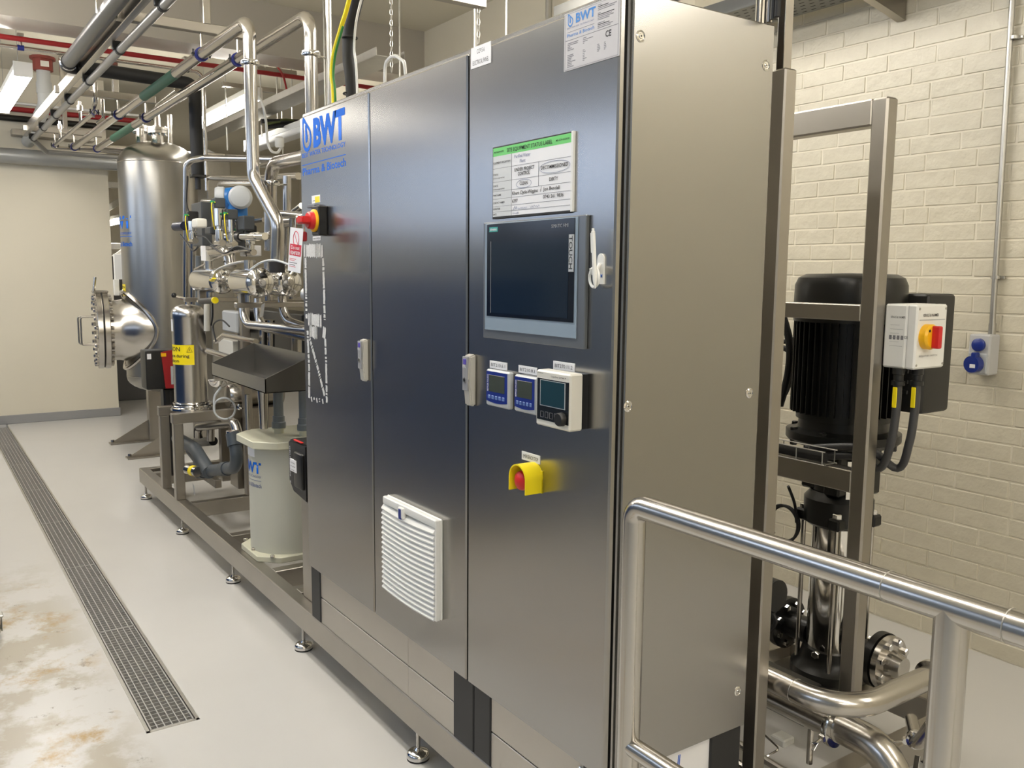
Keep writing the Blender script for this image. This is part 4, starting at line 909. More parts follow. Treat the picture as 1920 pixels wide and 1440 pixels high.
b = nb(); cyl(b, (BX+.02, By+.08, 2.1), (BX+.02, By+.08, 3.55), .014, 12); obj('rod_conduit', b, GALV, None, 'thin grey conduit rising beside the drop pipe behind the cabinet', 'conduit')

# pipe loops behind the cabinet edge at the level of the logo
Yl = .45
q = lambda u, v, y=Yl: U(u, v, Y=y)
pipe('loop_pipe', [q(507, 470, .22), q(507, 308, .22), V(-.06, .22, q(530, 310, .22).z)], .030, 'curved steel pipe turning behind the cabinet below the logo', bend=.10, clamps=((q(507, 344, .22), (0, 0, 1)),))
pipe('loop_pipe', [q(349, 560, .30), q(349, 302, .30), q(383, 296, .40), q(640, 302, .75)], .021, 'thin steel pipe arching from the tank side towards the cabinet', bend=.07)
pipe('cross_pipe', [q(385, 333, .75), q(462, 336, .75), q(560, 330, .75)], .022, 'horizontal steel pipe running behind the blue transmitter', bend=.05)
pipe('loop_pipe', [q(410, 420, .42), q(410, 345, .42), q(480, 345, .42)], .016, 'small steel hoop of pipe over the blue transmitter', bend=.05)
pipe('riser_pipe', [q(548, 560, .5), q(548, 400, .5), q(566, 386, .5)], .018, 'slim steel riser beside the lockout tag', bend=.04)
pipe('cross_pipe', [q(515, 418, .55), q(640, 408, .55)], .030, 'horizontal steel pipe behind the main switch', bend=.04)
pipe('riser_pipe', [q(538, 500, .6), q(538, 330, .6)], .024, 'steel riser behind the offset drop pipe')
# elbows under the vessels
for i, (u0, v0, u1, v1, u2, v2, l) in enumerate(((452, 556, 458, 608, 575, 625, 'curved steel pipe under the middle vessel'), (482, 560, 486, 612, 560, 640, 'curved steel pipe under the near vessel'), (528, 556, 534, 600, 600, 640, 'curved steel pipe leaving the near vessel beside the cabinet'))):
    yy = .20+.05*i; e = q(u2, v2, yy); pipe('bend_pipe', [q(u0, v0, yy), q(u1, v1, yy), V(e.x, yy+.12, e.z)], .022, l, bend=.09)
for u, y, v0, v1, r, l in ((493, .48, 600, 690, .024, 'steel riser left of the black tank opening'), (508, .50, 600, 690, .022, 'second steel riser beside the black opening'), (556, .42, 610, 700, .026, 'steel riser by the cabinet edge above the tray')):
    pipe('riser_pipe', [q(u, v1, y), q(u, v0, y)], r, l)
pipe('cross_pipe', [q(405, 640, .40), q(420, 628, .40), q(480, 640, .40)], .016, 'thin steel pipe running behind the drip tray', bend=.04)
pipe('cross_pipe', [q(380, 655, .35), q(470, 682, .35)], .018, 'sloping steel pipe end beside the drip tray')
pipe('tall_tube', [q(352, 640, .40), q(352, 470, .40), q(347, 330, .40)], .014, 'tall thin steel tube in front of the large tank', bend=.05)
pipe('tall_tube', [q(362, 640, .43), q(362, 440, .43)], .020, 'tall steel tube beside the grey plastic riser')
pipe('plastic_riser', [q(372, 640, .45), q(372, 480, .45)], .020, 'grey plastic riser beside the tall steel tube', mat=PVCL)
pipe('plastic_riser', [q(388, 620, .22), q(388, 470, .22)], .018, 'white plastic riser behind the vessels', mat=CREAMP)
pipe('bend_pipe', [q(400, 472, .22), q(428, 470, .22), q(432, 500, .22)], .034, 'wide steel elbow above the middle vessel', bend=.07)
# pale cone shaped vessel end at the cabinet edge
c0 = U(584, 556, Y=.20); t = thing('cone_cap', c0-V(0, 0, .12), 'pale steel cone shaped vessel end behind the cabinet edge', 'vessel')
b = nb(); lathe(b, [(.125, 0), (.125, .02), (.12, .03), (.03, .13), (.026, .16)], c0+V(.03, .10, 0), (-.75, -.60, .05), 32); obj('cone', b, M('matt_pale_steel', (.50, .50, .49), .5, .6), t)
b = nb(); ring(b, c0+V(.03, .10, 0)+V(-.75, -.60, .05).normalized()*.02, (-.75, -.60, .05), .122, .006, 32, 6); obj('rim', b, PIPE, t)
# dark recess units seen below the vessels
b = nb(); a, c = q(446, 660, .62), q(566, 590, .62); bx(b, a.x, c.x, .62, .80, a.z, c.z, .006); obj('pump_cover', b, BLACKP, None, 'black pump cover behind the drip tray', 'pump cover')
b = nb(); a, c = q(425, 620, .55), q(452, 585, .55); bx(b, a.x, c.x, .52, .60, a.z, c.z, .01); obj('junction_box', b, GREYP, RACK, label='grey junction box')
b = nb(); a, c = q(410, 660, .60), q(436, 640, .60); bx(b, a.x, c.x, .60, .70, a.z, c.z, .004); obj('cream_box', b, CREAMP, None, 'small cream box behind the drip tray', 'box')
t = thing('centrifugal_pump', (-1.55, .45, .21), 'steel pump casing low behind the cable loop', 'pump')
b = nb(); c0 = U(440, 742, Y=.42); lathe(b, [(0, -.05), (.07, -.045), (.085, -.02), (.085, .05), (.06, .06)], c0, (0, 1, 0), 28); obj('casing', b, PIPE, t)
b = nb(); lathe(b, [(.075, .06), (.075, .30), (.05, .31)], c0, (0, 1, 0), 24); obj('motor', b, DULL, t)
b = nb(); bx(b, c0.x-.08, c0.x+.08, .40, .70, .21, c0.z-.07, .004); obj('pedestal', b, DULL, t)
# low valves and elbows over the skid
pipe('low_elbow', [q(372, 820, .30), q(372, 800, .30), q(440, 792, .30), q(446, 815, .30)], .030, 'curved steel elbow low behind the filter stand', bend=.07, clamps=((q(446, 818, .30), (0, 0, 1)),))
pipe('low_elbow', [q(395, 826, .34), q(395, 790, .34), q(420, 785, .34)], .026, 'small steel elbow behind the plastic drain pipe', bend=.05)
pipe('low_pipe', [q(365, 830, .36), q(400, 827, .36)], .030, 'short black pipe stub under the filter stand', mat=BLACK)
# bowl under the tray and cable loop
b = nb(); c0 = U(410, 712, Y=.12); lathe(b, [(.055, 0), (.05, -.02), (.032, -.04), (0, -.048)], c0, (0, 0, 1), 24); obj('gauge_bowl', b, POL, None, 'small polished steel bowl under the drip tray lip', 'bowl')
b = nb(); c0 = U(421, 766, Y=.06); pts = arc(c0, (.565, .825, 0), (0, 0, 1), .055, -1.2, 5.0, 28); tube(b, [U(413, 727, Y=.06)]+pts[8:0:-1] if False else pts, .005, 0, 8); tube(b, smooth_curve([pts[-8], c0+V(-.03, -.04, .06), c0+V(-.01, -.01, .11)]), .006, 0, 8); obj('hose_loop', b, GREYP, None, 'thin grey hose coiled in a loop below the drip tray', 'hose')
t = thing('eye_bolt_clamp', U(455, 764, Y=.05), 'small chrome eye bolt clamp on a thin steel rod', 'clamp')
c0 = U(448, 763, Y=.05); b = nb(); ring(b, c0, (0, 1, 0), .012, .004, 16, 6); cyl(b, c0+V(.012, 0, 0), c0+V(.055, 0, 0), .004, 8); obj('eye', b, POL, t)
b = nb(); c1 = U(464, 764, Y=.05); cyl(b, V(c1.x, .05, U(464, 805, Y=.05).z), V(c1.x, .05, U(464, 740, Y=.05).z), .011, 12); obj('rod', b, PIPE, t)

# ------------------------------------------------------------------ blue flow transmitter
cT = U(438, 372, Y=.30); t = thing('flow_transmitter', cT-V(0, 0, .10), 'blue flow transmitter with two grey round covers above the vessels', 'transmitter')
rr_, cc_ = V(.565, .825, 0), V(.825, -.565, 0)
b = nb(); lathe(b, [(.045, -.06), (.058, -.045), (.062, 0), (.058, .05), (.045, .06)], cT, rr_, 28); lathe(b, [(.050, -.12), (.055, -.10), (.055, -.04), (.045, 0)], cT+rr_*.02, (0, 0, 1), 24); lathe(b, [(.052, 0), (.056, .06)], cT+rr_*.035, cc_, 24); obj('housing', b, TXBLUE, t)
b = nb(); lathe(b, [(.060, .0), (.064, .012), (.064, .035), (.052, .05), (.03, .055), (0, .056)], cT+rr_*.055+cc_*.05, (cc_+rr_*.25).normalized(), 28); obj('display_cover', b, GREYP, t)
b = nb(); lathe(b, [(.058, .0), (.064, .008), (.064, .04), (.056, .055), (0, .058)], cT-rr_*.045, (-rr_+cc_*.25).normalized(), 28); obj('terminal_cover', b, GREYP, t)
b = nb(); cyl(b, cT+V(0, 0, -.19), cT+V(0, 0, -.11), .022, 14); obj('neck', b, GREYP, t)
b = nb(); cyl(b, cT+V(-.11, -.05, -.22), cT+V(.11, .05, -.22), .040, 20); obj('flow_tube', b, PIPE, t)

# ------------------------------------------------------------------ pneumatic valves and instruments
def valve(name, u, v, y, label, h=.13, mat=BLACK, lead=None):
    c = U(u, v, Y=y); t = thing(name, c, label, 'valve')
    b = nb(); lathe(b, [(.022, 0), (.022, h*.35), (.014, h*.37), (.014, h*.45), (.024, h*.47), (.024, h)], c, (0, 0, 1), 18); obj('actuator', b, POL, t)
    b = nb(); bx(b, c.x-.026, c.x+.026, c.y-.03, c.y+.03, c.z+h, c.z+h+.055, .006); obj('control_head', b, mat, t)
    b = nb(); cyl(b, c+V(-.05, 0, -.01), c+V(.05, 0, -.01), .018, 14); obj('valve_body', b, PIPE, t)
    if lead:
        b = nb(); tube(b, smooth_curve([c+V(.02, -.02, h+.03), c+V(.05, -.05, h+.02), c+V(.06, -.05, h-.06), c+V(.02, -.03, h-.11)]), .0028, 0, 6); obj('signal_lead', b, YEL if lead == 'y' else BLACK, t)
        b = nb(); cyl(b, c+V(.02, -.028, h+.03), c+V(.045, -.05, h+.03), .007, 8); obj('lead_plug', b, M('green_plug', (.02, .32, .10), .4), t)
    return t
valve('diaphragm_valve', 412, 452, .14, 'slim chrome diaphragm valve with black head left of the offset pipe', .17, M('dark_grey_head', (.05, .055, .06), .4), 'y')
valve('diaphragm_valve', 435, 455, .20, 'black headed diaphragm valve below the blue transmitter', .12, M('dark_grey_head', (.05, .055, .06), .4), 'y')
valve('diaphragm_valve', 362, 448, .12, 'black headed valve clamped to the tall tubes with a yellow lead', .10, BLACK, 'y')
valve('diaphragm_valve', 470, 470, .30, 'short black valve behind the offset drop pipe', .08, BLACK, 'b')
b = nb(); a = U(366, 428, Y=.08); bx(b, a.x, a.x+.10, .06, .12, a.z, a.z+.05, .014, 3); obj('limit_switch', b, CREAMP, None, 'cream rounded limit switch between the valves', 'switch')
b = nb(); a = U(329, 425, Y=.10); cyl(b, a, a+V(.13, .02, 0), .026, 16); o = obj('pressure_switch', b, M('navy_case', (.012, .016, .04), .35), None, 'dark navy pressure switch beside the large tank', 'switch')
t = thing('pressure_sensor', U(455, 447, Y=.14), 'horizontal chrome pressure sensor ending in a black cap', 'sensor')
a = U(452, 444, Y=.14); c = U(497, 443, Y=.16); b = nb(); cyl(b, a, c, .017, 14); cyl(b, a.lerp(c, .5), a.lerp(c, .7), .022, 14); obj('barrel', b, POL, t)
b = nb(); cyl(b, a+(a-c)*.15, a, .022, 16); obj('cap', b, BLACK, t)
b = nb(); a = U(380, 468, Y=.1); bx(b, a.x, a.x+.02, .09, .11, a.z-.06, a.z+.02); obj('white_tag', b, PAPER, None, 'small white hanging tag among the valve leads', 'tag')
for i, pts in enumerate(([(338, 440), (350, 455), (362, 470), (372, 462)], [(362, 440), (385, 445), (400, 460), (412, 455), (405, 440)], [(352, 330), (350, 380), (356, 405), (352, 430)], [(395, 460), (420, 475), (445, 462), (470, 470)], [(405, 640), (400, 610), (415, 600), (430, 612)], [(398, 556), (399, 590), (396, 610)])):
    b = nb(); tube(b, smooth_curve([U(u, v, Y=.10+.03*(i % 3)) for u, v in pts]), .0045, 0, 6)
    obj('signal_cable', b, RUBBER, None, ('black cable drooping from the navy pressure switch', 'black cable looping between two diaphragm valves', 'black cable running down beside the black insulated pipe', 'black cable strung under the blue transmitter', 'black cable curled behind the drip tray', 'black cable hanging next to the filter housing')[i], 'cable')
t = thing('hose_grip', U(405, 553, Y=.10), 'black rubber grip with a yellow band above the filter housing', 'grip')
a = U(377, 565, Y=.10); c = U(402, 563, Y=.10); b = nb(); cyl(b, a, c, .017, 14); obj('grip', b, BLACK, t)
b = nb(); cyl(b, c, c+V(.018, 0, 0), .0175, 14); obj('band', b, YEL, t); b = nb(); cyl(b, a, a-V(.06, 0, 0), .009, 10); obj('stem', b, POL, t)
b = nb(); tube(b, smooth_curve([U(365, 505, Y=.2), U(395, 490, Y=.15), U(430, 475, Y=.12), U(470, 468, Y=.12)]), .006, 0, 8); obj('braided_hose', b, PIPE, None, 'braided steel hose slanting above the vessels', 'hose')
b = nb(); a = U(490, 572, Y=.12); prism(b, [a, a+V(.05, 0, .012), a+V(.02, 0, -.05), a+V(-.03, 0, -.06)], (0, .002, 0)); obj('metal_tag', b, GALV, None, 'grey metal tag hanging below the near vessel', 'tag')

# dark actuator blocks and brackets that crowd the valves
for u0, v0, u1, v1, y, l in ((361, 462, 377, 378, .24, 'tall black bracket plate beside the cream limit switch'), (424, 470, 437, 412, .24, 'black actuator block left of the pressure sensor'), (446, 432, 456, 404, .22, 'small black block with a slot under the transmitter'), (384, 440, 394, 425, .22, 'little grey block between the valve leads')):
    a, c = U(u0, v0, Y=y), U(u1, v1, Y=y); b = nb(); bx(b, a.x, c.x, y, y+.06, a.z, c.z, .005); obj('actuator_block', b, M('dark_grey_head', (.05, .055, .06), .4), None, l, 'actuator')
for i, (pts, r, l) in enumerate((([(500, 400), (540, 402), (575, 405)], .018, 'steel branch pipe level with the switch label'), ([(455, 418), (495, 412)], .013, 'short steel branch pipe touching the offset drop pipe'), ([(380, 378), (400, 378)], .016, 'steel branch pipe left of the transmitter'), ([(548, 470), (578, 430), (590, 415)], .012, 'slanting steel brace tube beside the lockout tag'))):
    pipe('branch_pipe', [U(u, v, Y=.36) for u, v in pts], r, l)
a = U(462, 470, Y=.34); b = nb(); bx(b, a.x-.12, a.x+.02, .34, .42, a.z-.03, a.z+.03, .004); obj('white_box', b, PAPER, None, 'white terminal box between the elbow and offset pipe', 'box')
b = nb(); tube(b, smooth_curve([U(470, 505, Y=.10), U(490, 492, Y=.10), U(515, 488, Y=.12), U(545, 497, Y=.14)]), .005, 0, 8); obj('clear_hose', b, GREYP, None, 'pale thin hose lying over the near vessel', 'hose')
# ================================================================== OVERHEAD PIPE RACK
SX = (-1.75, -4.0, -6.1); SZ = 2.865
rack = thing('pipe_rack', (-4, 0, SZ), 'suspended square tube pipe rack carrying the overhead steel pipes', 'pipe rack')
ye = [.42, .40, .38]
for x, y1 in zip(SX, ye): b = nb(); bx(b, x-.025, x+.025, -.285, y1, SZ-.025, SZ+.025, .003); obj('cross_strut', b, DULL, rack)
b = nb(); bx(b, -6.35, 1.6, -.265, -.225, SZ-.045, SZ+.03, .003); obj('side_rail', b, PIPE, rack)
for x, u, v in ((SX[0], 385, 25), (SX[1], 216, 160), (SX[2], 122, 240)):
    y = U(u, v, X=x).y; b = nb(); bx(b, x-.03, x+.03, y-.02, y+.02, SZ+.02, ZC, .003); obj('hanger_post', b, PIPE, rack)
def hang(pp, x, y, z, r, name='pipe_hanger'):
    b = nb(); cyl(b, (x, y, z+r), (x, y, SZ-.02), .007, 10); hg = obj(name, b, PIPE, rack)
    b = nb(); lathe(b, [(r*1.02, -.012), (r*1.22, -.012), (r*1.22, .012), (r*1.02, .012)], (x, y, z), (1, 0, 0), 22, closed=False); obj('blue_liner', b, BLUEC, hg)
    b = nb()
    b.free()
    for s in (-1, 1): b = nb(); cyl(b, (x, y+s*(r*1.2+.008), z-.014), (x, y+s*(r*1.2+.008), z+.022), .005, 8); bx(b, x-.008, x+.008, y+s*r*1.1, y+s*(r*1.2+.016), z-.003, z+.003); obj('clamp_bolt', b, BLACK, hg)
for x in SX:
    hang(None, x, Ay, Az, .030); hang(None, x, By, Bz, .030)
    if x < -3: hang(None, x, -.03, 2.73, .016)
pipe('overhead_pipe', [(-6.26, 1.5, 2.73), (-6.26, -.03, 2.73), (-4.1, -.03, 2.73), (-3.92, -.03, 2.80), (-3.92, -.03, 2.93)], .016, 'slim overhead steel pipe with a raised end on the pipe rack', bend=.05)
pipe('overhead_pipe', [(-6.12, 1.5, 2.73), (-6.12, Ay+.05, 2.73)], .030, 'overhead steel pipe crossing behind the tank top')
pipe('overhead_pipe', [(-5.98, 1.5, 2.74), (-5.98, By+.0, 2.73)], .030, 'overhead steel pipe crossing close behind the tank nozzles')
# grey pipe in black clips along the rack side
t = pipe('overhead_pipe', [(1.6, -.185, 2.795), (-6.33, -.185, 2.795), (-6.5, -.05, 2.71), (-6.5, 1.3, 2.71)], .023, 'grey overhead pipe held in black rubber clips', bend=.02, mat=M('grey_coated_pipe', (.30, .30, .295), .28, .6))
for x in (-6.25, -5.5, -4.75, -4.0, -3.2, -2.2, -1.2, -.2): b = nb(); cyl(b, (x-.014, -.185, 2.795), (x+.014, -.185, 2.795), .027, 16); bx(b, x-.012, x+.012, -.225, -.17, 2.79, 2.84, .003); obj('rubber_clip', b, RUBBER, t)
# dark lagged pipe ending in a black elbow
GRD = M('dark_grey_jacket', (.085, .087, .09), .28, .3)
t = thing('lagged_pipe', (-3.2, -.31, 2.3), 'dark grey jacketed pipe turning into a black insulated drop', 'pipe')
b = nb(); cyl(b, (1.8, -.32, 2.875), (-3.08, -.32, 2.875), .042, 24); obj('jacketed_run', b, GRD, t)
Yd = U(366, 200, X=-3.2).y; zlo = U(372, 328, X=-3.2).z
b = nb(); tube(b, [(-3.05, -.32, 2.875), (-3.2, -.32, 2.875), (-3.2, -.2, 2.875)], .046, .07, 22, 8); obj('elbow', b, RUBBER, t)
b = nb(); ring(b, (-3.09, -.32, 2.875), (1, 0, 0), .045, .006, 24, 8); obj('collar', b, POL, t)
b = nb(); tube(b, [(-3.2, -.2, 2.875), (-3.2, Yd, 2.86), (-3.2, Yd, zlo)], .043, .06, 22, 8); obj('insulated_drop', b, RUBBER, t)
b = nb(); bx(b, -3.25, -3.15, Yd-.05, Yd+.05, zlo-.02, zlo+.0, .004); cyl(b, (-3.2, Yd, zlo-.10), (-3.2, Yd, zlo), .02, 12); obj('drop_flange', b, BLACK, t)
for s in (-1, 1): b = nb(); cyl(b, (-1.76, -.32+s*.052, 2.86), (-1.76, -.32+s*.052, 2.93), .004, 6); obj('clamp_bolt', b, POL, t)
# small sampling valves standing over the slim pipe
for u, v, l in ((150, 205, 'small chrome valve on the slim overhead pipe near the middle strut'), (112, 238, 'small chrome valve on the slim overhead pipe near the end strut')):
    c = U(u, v, Y=-.03); t = thing('sample_valve', V(c.x, -.03, 2.74), l, 'valve'); b = nb(); cyl(b, (c.x, -.03, 2.742), (c.x, -.03, 2.90), .012, 10); cyl(b, (c.x, -.03, 2.83), (c.x, -.03, 2.87), .022, 14); obj('body', b, PIPE, t)
    b = nb(); cyl(b, (c.x, -.03, 2.80), (c.x+.0, .06, 2.80), .008, 8); cyl(b, (c.x, .05, 2.80), (c.x, .075, 2.80), .014, 10); obj('side_port', b, POL, t)
pipe('dropper_pipe', [(-4.06, .04, 2.84), (-4.06, .04, 2.70), (-4.06, -.01, 2.66)], .012, 'short bent steel dropper under the middle strut', bend=.03)

# ------------------------------------------------------------------ services along the ceiling beam
yE = U(383, 130, X=-3.82).y
b = nb(); cyl(b, (-3.80, -3, 3.135), (-3.80, 2.3, 3.135), .018, 12); t = obj('red_conduit', b, REDP, None, 'red conduit running under the ceiling beam', 'conduit')
t = pipe('beam_pipe', [(-3.86, -3, 3.09), (-3.86, yE, 3.09), (-3.86, yE, 2.2)], .014, 'thin steel pipe under the ceiling beam with a drop behind the black pipe', bend=.07)
for y in (-.50, .60):
    b = nb(); cyl(b, (-3.86, y, 3.10), (-3.86, y, 3.18), .012, 8); bx(b, -3.90, -3.82, y-.02, y+.02, 3.165, 3.18); h = obj('pipe_hanger', b, DULL, t)
    b = nb(); cyl(b, (-3.86, y-.02, 3.09), (-3.86, y+.02, 3.09), .019, 12); obj('hanger_clamp', b, BLUEC if y < 0 else RUBBER, h)
b = nb(); cyl(b, (-3.86, -.14, 3.09), (-3.86, -.09, 3.09), .020, 12); obj('coupling', b, DULL, t)
yR = U(640, 150, X=-3.8).y; b = nb(); tube(b, smooth_curve([U(520, 125, X=-3.8), U(532, 145, X=-3.7), U(541, 188, X=-3.6)]), .008, 0, 8); obj('red_cable', b, REDP, None, 'red cable curving down from the red conduit', 'cable')
# soil pipe with fire collar
t = thing('waste_pipe', (-6.28, -.07, 3.0), 'white plastic waste pipe with a red fire collar at the ceiling', 'pipe')
b = nb(); tube(b, [(-6.28, -.07, 3.55), (-6.28, -.07, 3.12), (-6.60, -.15, 2.90), (-7.02, -.15, 2.86)], .060, .10, 24, 8); obj('run', b, M('pale_grey_upvc', (.48, .49, .48), .35), t)
b = nb(); cyl(b, (-6.28, -.07, 3.22), (-6.28, -.07, 3.32), .067, 24); obj('coupling', b, M('pale_grey_upvc', (.48, .49, .48), .35), t)
b = nb(); lathe(b, [(.085, 0), (.085, .10), (.11, .10), (.11, .125)], (-6.28, -.07, 3.425), (0, 0, 1), 10); fc = obj('fire_collar', b, M('dull_red_collar', (.26, .05, .035), .5), t)
b = nb(); bx(b, -6.195, -6.185, -.10, -.03, 3.45, 3.50); obj('collar_label', b, CREAMP, fc)
# ducts on the partition wall
zd = U(110, 298, X=-6.9).z
b = nb(); cyl(b, (-6.93, -4, zd), (-6.93, 1.4, zd), .075, 28); obj('wall_duct', b, M('grey_duct', (.36, .37, .37), .35, .5), None, 'wide grey duct along the top of the partition wall', 'duct')
for z, r, m, l in ((3.16, .026, REDP, 'red pipe high along the partition wall'), (3.07, .03, BLACKP, 'black pipe under the red pipe on the partition wall'), (3.22, .014, WHITE, 'white conduit above the red pipe on the partition wall')):
    b = nb(); cyl(b, (-6.98, -4, z), (-6.98, .9, z), r, 14); obj('wall_pipe', b, m, None, l, 'pipe')
b = nb(); bx(b, -7.04, -6.9, -.30, .45, 2.90, 2.96, .004); obj('wall_bracket', b, DULL, None, 'grey steel bracket on the partition wall by the waste pipe', 'bracket')

# ------------------------------------------------------------------ background services over the vessels
def tray(name, p0, p1, w_, label, mat=GALV, depth=.05, slots=True, cat='cable tray'):
    p0, p1 = Vector(p0), Vector(p1); a = (p1-p0).normalized(); s = a.cross(V(0, 0, 1)).normalized()
    t = thing(name, p0, label, cat)
    b = nb(); beam(b, p0, p1, w_, .004, 0); obj('base', b, mat, t)
    for k in (-1, 1): b = nb(); o_ = s*(w_/2*k)+V(0, 0, depth/2); beam(b, p0+o_, p1+o_, .004, depth, 0); obj('side_flange', b, mat, t)
    if slots:
        b = nb(); L = (p1-p0).length; n = int(L/.05)
        for i in range(1, n):
            for j in range(-3, 4):
                c = p0+a*(i*.05+(.025 if j % 2 else 0))+s*(j*w_/7.5)-V(0, 0, .0022); beam(b, c-a*.012, c+a*.012, .007, .0008, 0)
        o = obj('slots', b, INK, t); o['kind'] = 'stuff'
    return t
z_ = 2.82; a, c = U(470, 220, Z=z_), U(590, 172, Z=z_); ym = (a.y+c.y)/2
tray('cable_tray', (a.x-1.5, ym, z_), (c.x+1.2, ym, z_), .18, 'galvanised cable tray hanging behind the drop pipes', slots=False, depth=.045)
for u, v, u2, v2, l in ((481, 128, 555, 146, 'upper grey channel bracket behind the drop pipes'), (416, 158, 536, 178, 'lower grey channel bracket behind the drop pipes')):
    Xs = -4.6 if v > 140 else -4.2; p0_, p1_ = U(u, v, X=Xs), U(u2, v2, X=Xs); t = thing('channel_bracket', p0_, l, 'bracket')
    b = nb(); bx(b, Xs-.025, Xs+.025, p0_.y, p1_.y, p0_.z-.02, p0_.z+.02, .003); obj('channel', b, DULL, t)
    for y in (p0_.y+.03, p1_.y-.04, (p0_.y+p1_.y)/2): b = nb(); cyl(b, (Xs, y, p0_.z-.55), (Xs, y, ZC), .006, 8); obj('threaded_rod', b, GALV, t)
z_ = 2.66; a, c = U(484, 287, Z=z_), U(562, 247, Z=z_); ym = (a.y+c.y)/2
batten(a.x, c.x+.5, ym, z_, False, 'unlit white batten light seen past the cabinet logo corner', wires=False)
b = nb(); bx(b, a.x-.2, c.x+.6, ym+.06, ym+.36, z_-.12, z_-.115); tb = thing('basket_tray', (a.x, ym+.2, z_-.12), 'wire basket tray with cables beside the unlit batten', 'cable tray'); b.free()
for k in range(7): b = nb(); y = ym+.06+.05*k; cyl(b, (a.x-.2, y, z_-.10), (c.x+.6, y, z_-.10), .003, 6); obj('long_wire', b, GALV, tb)
b = nb(); xx = a.x-.2
while xx < c.x+.6: cyl(b, (xx, ym+.06, z_-.104), (xx, ym+.36, z_-.104), .003, 6); xx += .05
o = obj('cross_wires', b, GALV, tb); o['kind'] = 'stuff'
for k in range(3): b = nb(); y = ym+.14+.06*k; cyl(b, (a.x-.2, y, z_-.075), (c.x+.6, y, z_-.075), .016, 10); obj('tray_cable', b, RUBBER, tb)
Yw = U(500, 230, X=-2.6).y
t = thing('white_flex', U(523, 265, X=-2.6), 'white flexible cable looping down to a round white connector', 'cable')
b = nb(); tube(b, smooth_curve([U(u, v, X=-2.6) for u, v in ((480, 176), (492, 195), (499, 230), (501, 262), (508, 282), (520, 286), (527, 276))]), .009, 0, 8); obj('flex', b, WHITE, t)
c = U(524, 268, X=-2.6); b = nb(); lathe(b, [(.024, -.03), (.03, -.02), (.03, .03), (.02, .04)], c, (0, 0, 1), 16); obj('connector', b, WHITE, t)
for i, (u, v, u2, v2, m) in enumerate(((500, 232, 570, 232, M('olive_cable', (.07, .09, .02), .5)), (500, 238, 570, 236, RUBBER), (490, 227, 560, 228, RUBBER))):
    b = nb(); tube(b, smooth_curve([U(u, v, X=-3.9), U((u+u2)/2, v-6+3*i, X=-3.9), U(u2, v2, X=-3.9)]), .018, 0, 8); obj('hanging_cable', b, m, None, ('olive green cable slung behind the drop pipes', 'black cable slung under the olive cable', 'black cable slung over the olive cable')[i], 'cable')
# big grey bulkhead duct glimpsed between the pipes and slanting lid
a = U(395, 330, X=-7.5); t = thing('ventilation_duct', (-7.5, a.y, 2.0), 'pale grey ventilation duct behind the blue transmitter', 'duct')
p0_, p1_ = U(388, 350, X=-7.5), U(432, 300, X=-7.5); b = nb(); bx(b, -8.1, -7.5, p0_.y, p1_.y, 0, p1_.z, .01); obj('box_section', b, GALV, t)
p2_, p3_ = U(392, 280, X=-7.5), U(425, 300, X=-7.5); b = nb(); prism(b, [(-7.5, p0_.y, p1_.z), (-7.5, p1_.y, p1_.z), (-7.5, p0_.y+.02, p2_.z)], (-.6, 0, 0)); obj('sloping_top', b, WHITE, t)
# steel racking in the space beyond the partition
t = thing('background_rack', (-9.5, 1.2, 0), 'pale steel racking with diagonal braces beyond the partition wall', 'rack')
for y in (.85, 1.9): b = nb(); bx(b, -9.55, -9.45, y-.04, y+.04, 0, 3.0, .004); obj('upright', b, CREAMP, t)
for z0_, z1_ in ((.9, 1.7), (1.6, 2.4), (2.3, 3.0)): b = nb(); beam(b, (-9.42, .85, z0_), (-9.42, 1.9, z1_), .04, .08, .004, up=(0, 0, 1)); obj('diagonal_brace', b, CREAMP, t)
for z in (1.1, 1.9, 2.7): b = nb(); bx(b, -9.54, -9.46, .85, 1.9, z-.04, z+.04, .004); obj('shelf_beam', b, GALV, t)
batten(-10.5, -9.0, 1.1, 2.2, True, 'lit batten light low beyond the partition wall', wires=False)
b = nb(); bx(b, -8.6, -8.2, .75, 1.15, .0, 1.75, .01); obj('switchgear_cabinet', b, M('dark_grey_cabinet', (.10, .10, .105), .4), None, 'dark grey switchgear cabinet behind the large tank', 'cabinet')

# ------------------------------------------------------------------ above the cabinets
Yc = .30
t = thing('cable_bundle', U(657, 165, Y=Yc), 'thick black cable bundle rising out of the cabinet roof', 'cable')
b = nb(); tube(b, smooth_curve([V(U(663, 190, Y=Yc).x, Yc, 2.15)]+[U(u, v, Y=Yc) for u, v in ((659, 150), (654, 110), (655, 60), (664, 20), (674, -20), (690, -80))]), .026, 0, 14); obj('sleeve', b, RUBBER, t)
b = nb(); tube(b, smooth_curve([V(U(626, 190, Y=.22).x, .22, 2.15)]+[U(u, v, Y=.22) for u, v in ((625, 170), (622, 140), (626, 100), (640, 50), (652, 10), (668, -60))]), .009, 0, 10); e_ = obj('earth_cable', b, YEL, t, label='yellow and green earth cable')
b = nb(); tube(b, smooth_curve([V(U(630, 190, Y=.221).x, .221, 2.15)]+[U(u+3, v, Y=.215) for u, v in ((625, 170), (622, 140), (626, 100), (640, 50))]), .005, 0, 8); obj('earth_stripe', b, M('earth_green', (.03, .22, .04), .5), t)
b = nb(); tube(b, smooth_curve([V(U(671, 178, Y=.27).x, .27, 2.15)]+[U(u, v, Y=.27) for u, v in ((668, 130), (664, 90), (668, 40), (680, -10), (700, -80))]), .005, 0, 8); obj('white_wire', b, WHITE, t)
for z in (2.30, 2.52): b = nb(); ring(b, (U(657, 140, Y=Yc).x, Yc, z), (0, 0, 1), .029, .004, 18, 6); obj('cable_tie', b, BLACK, t)
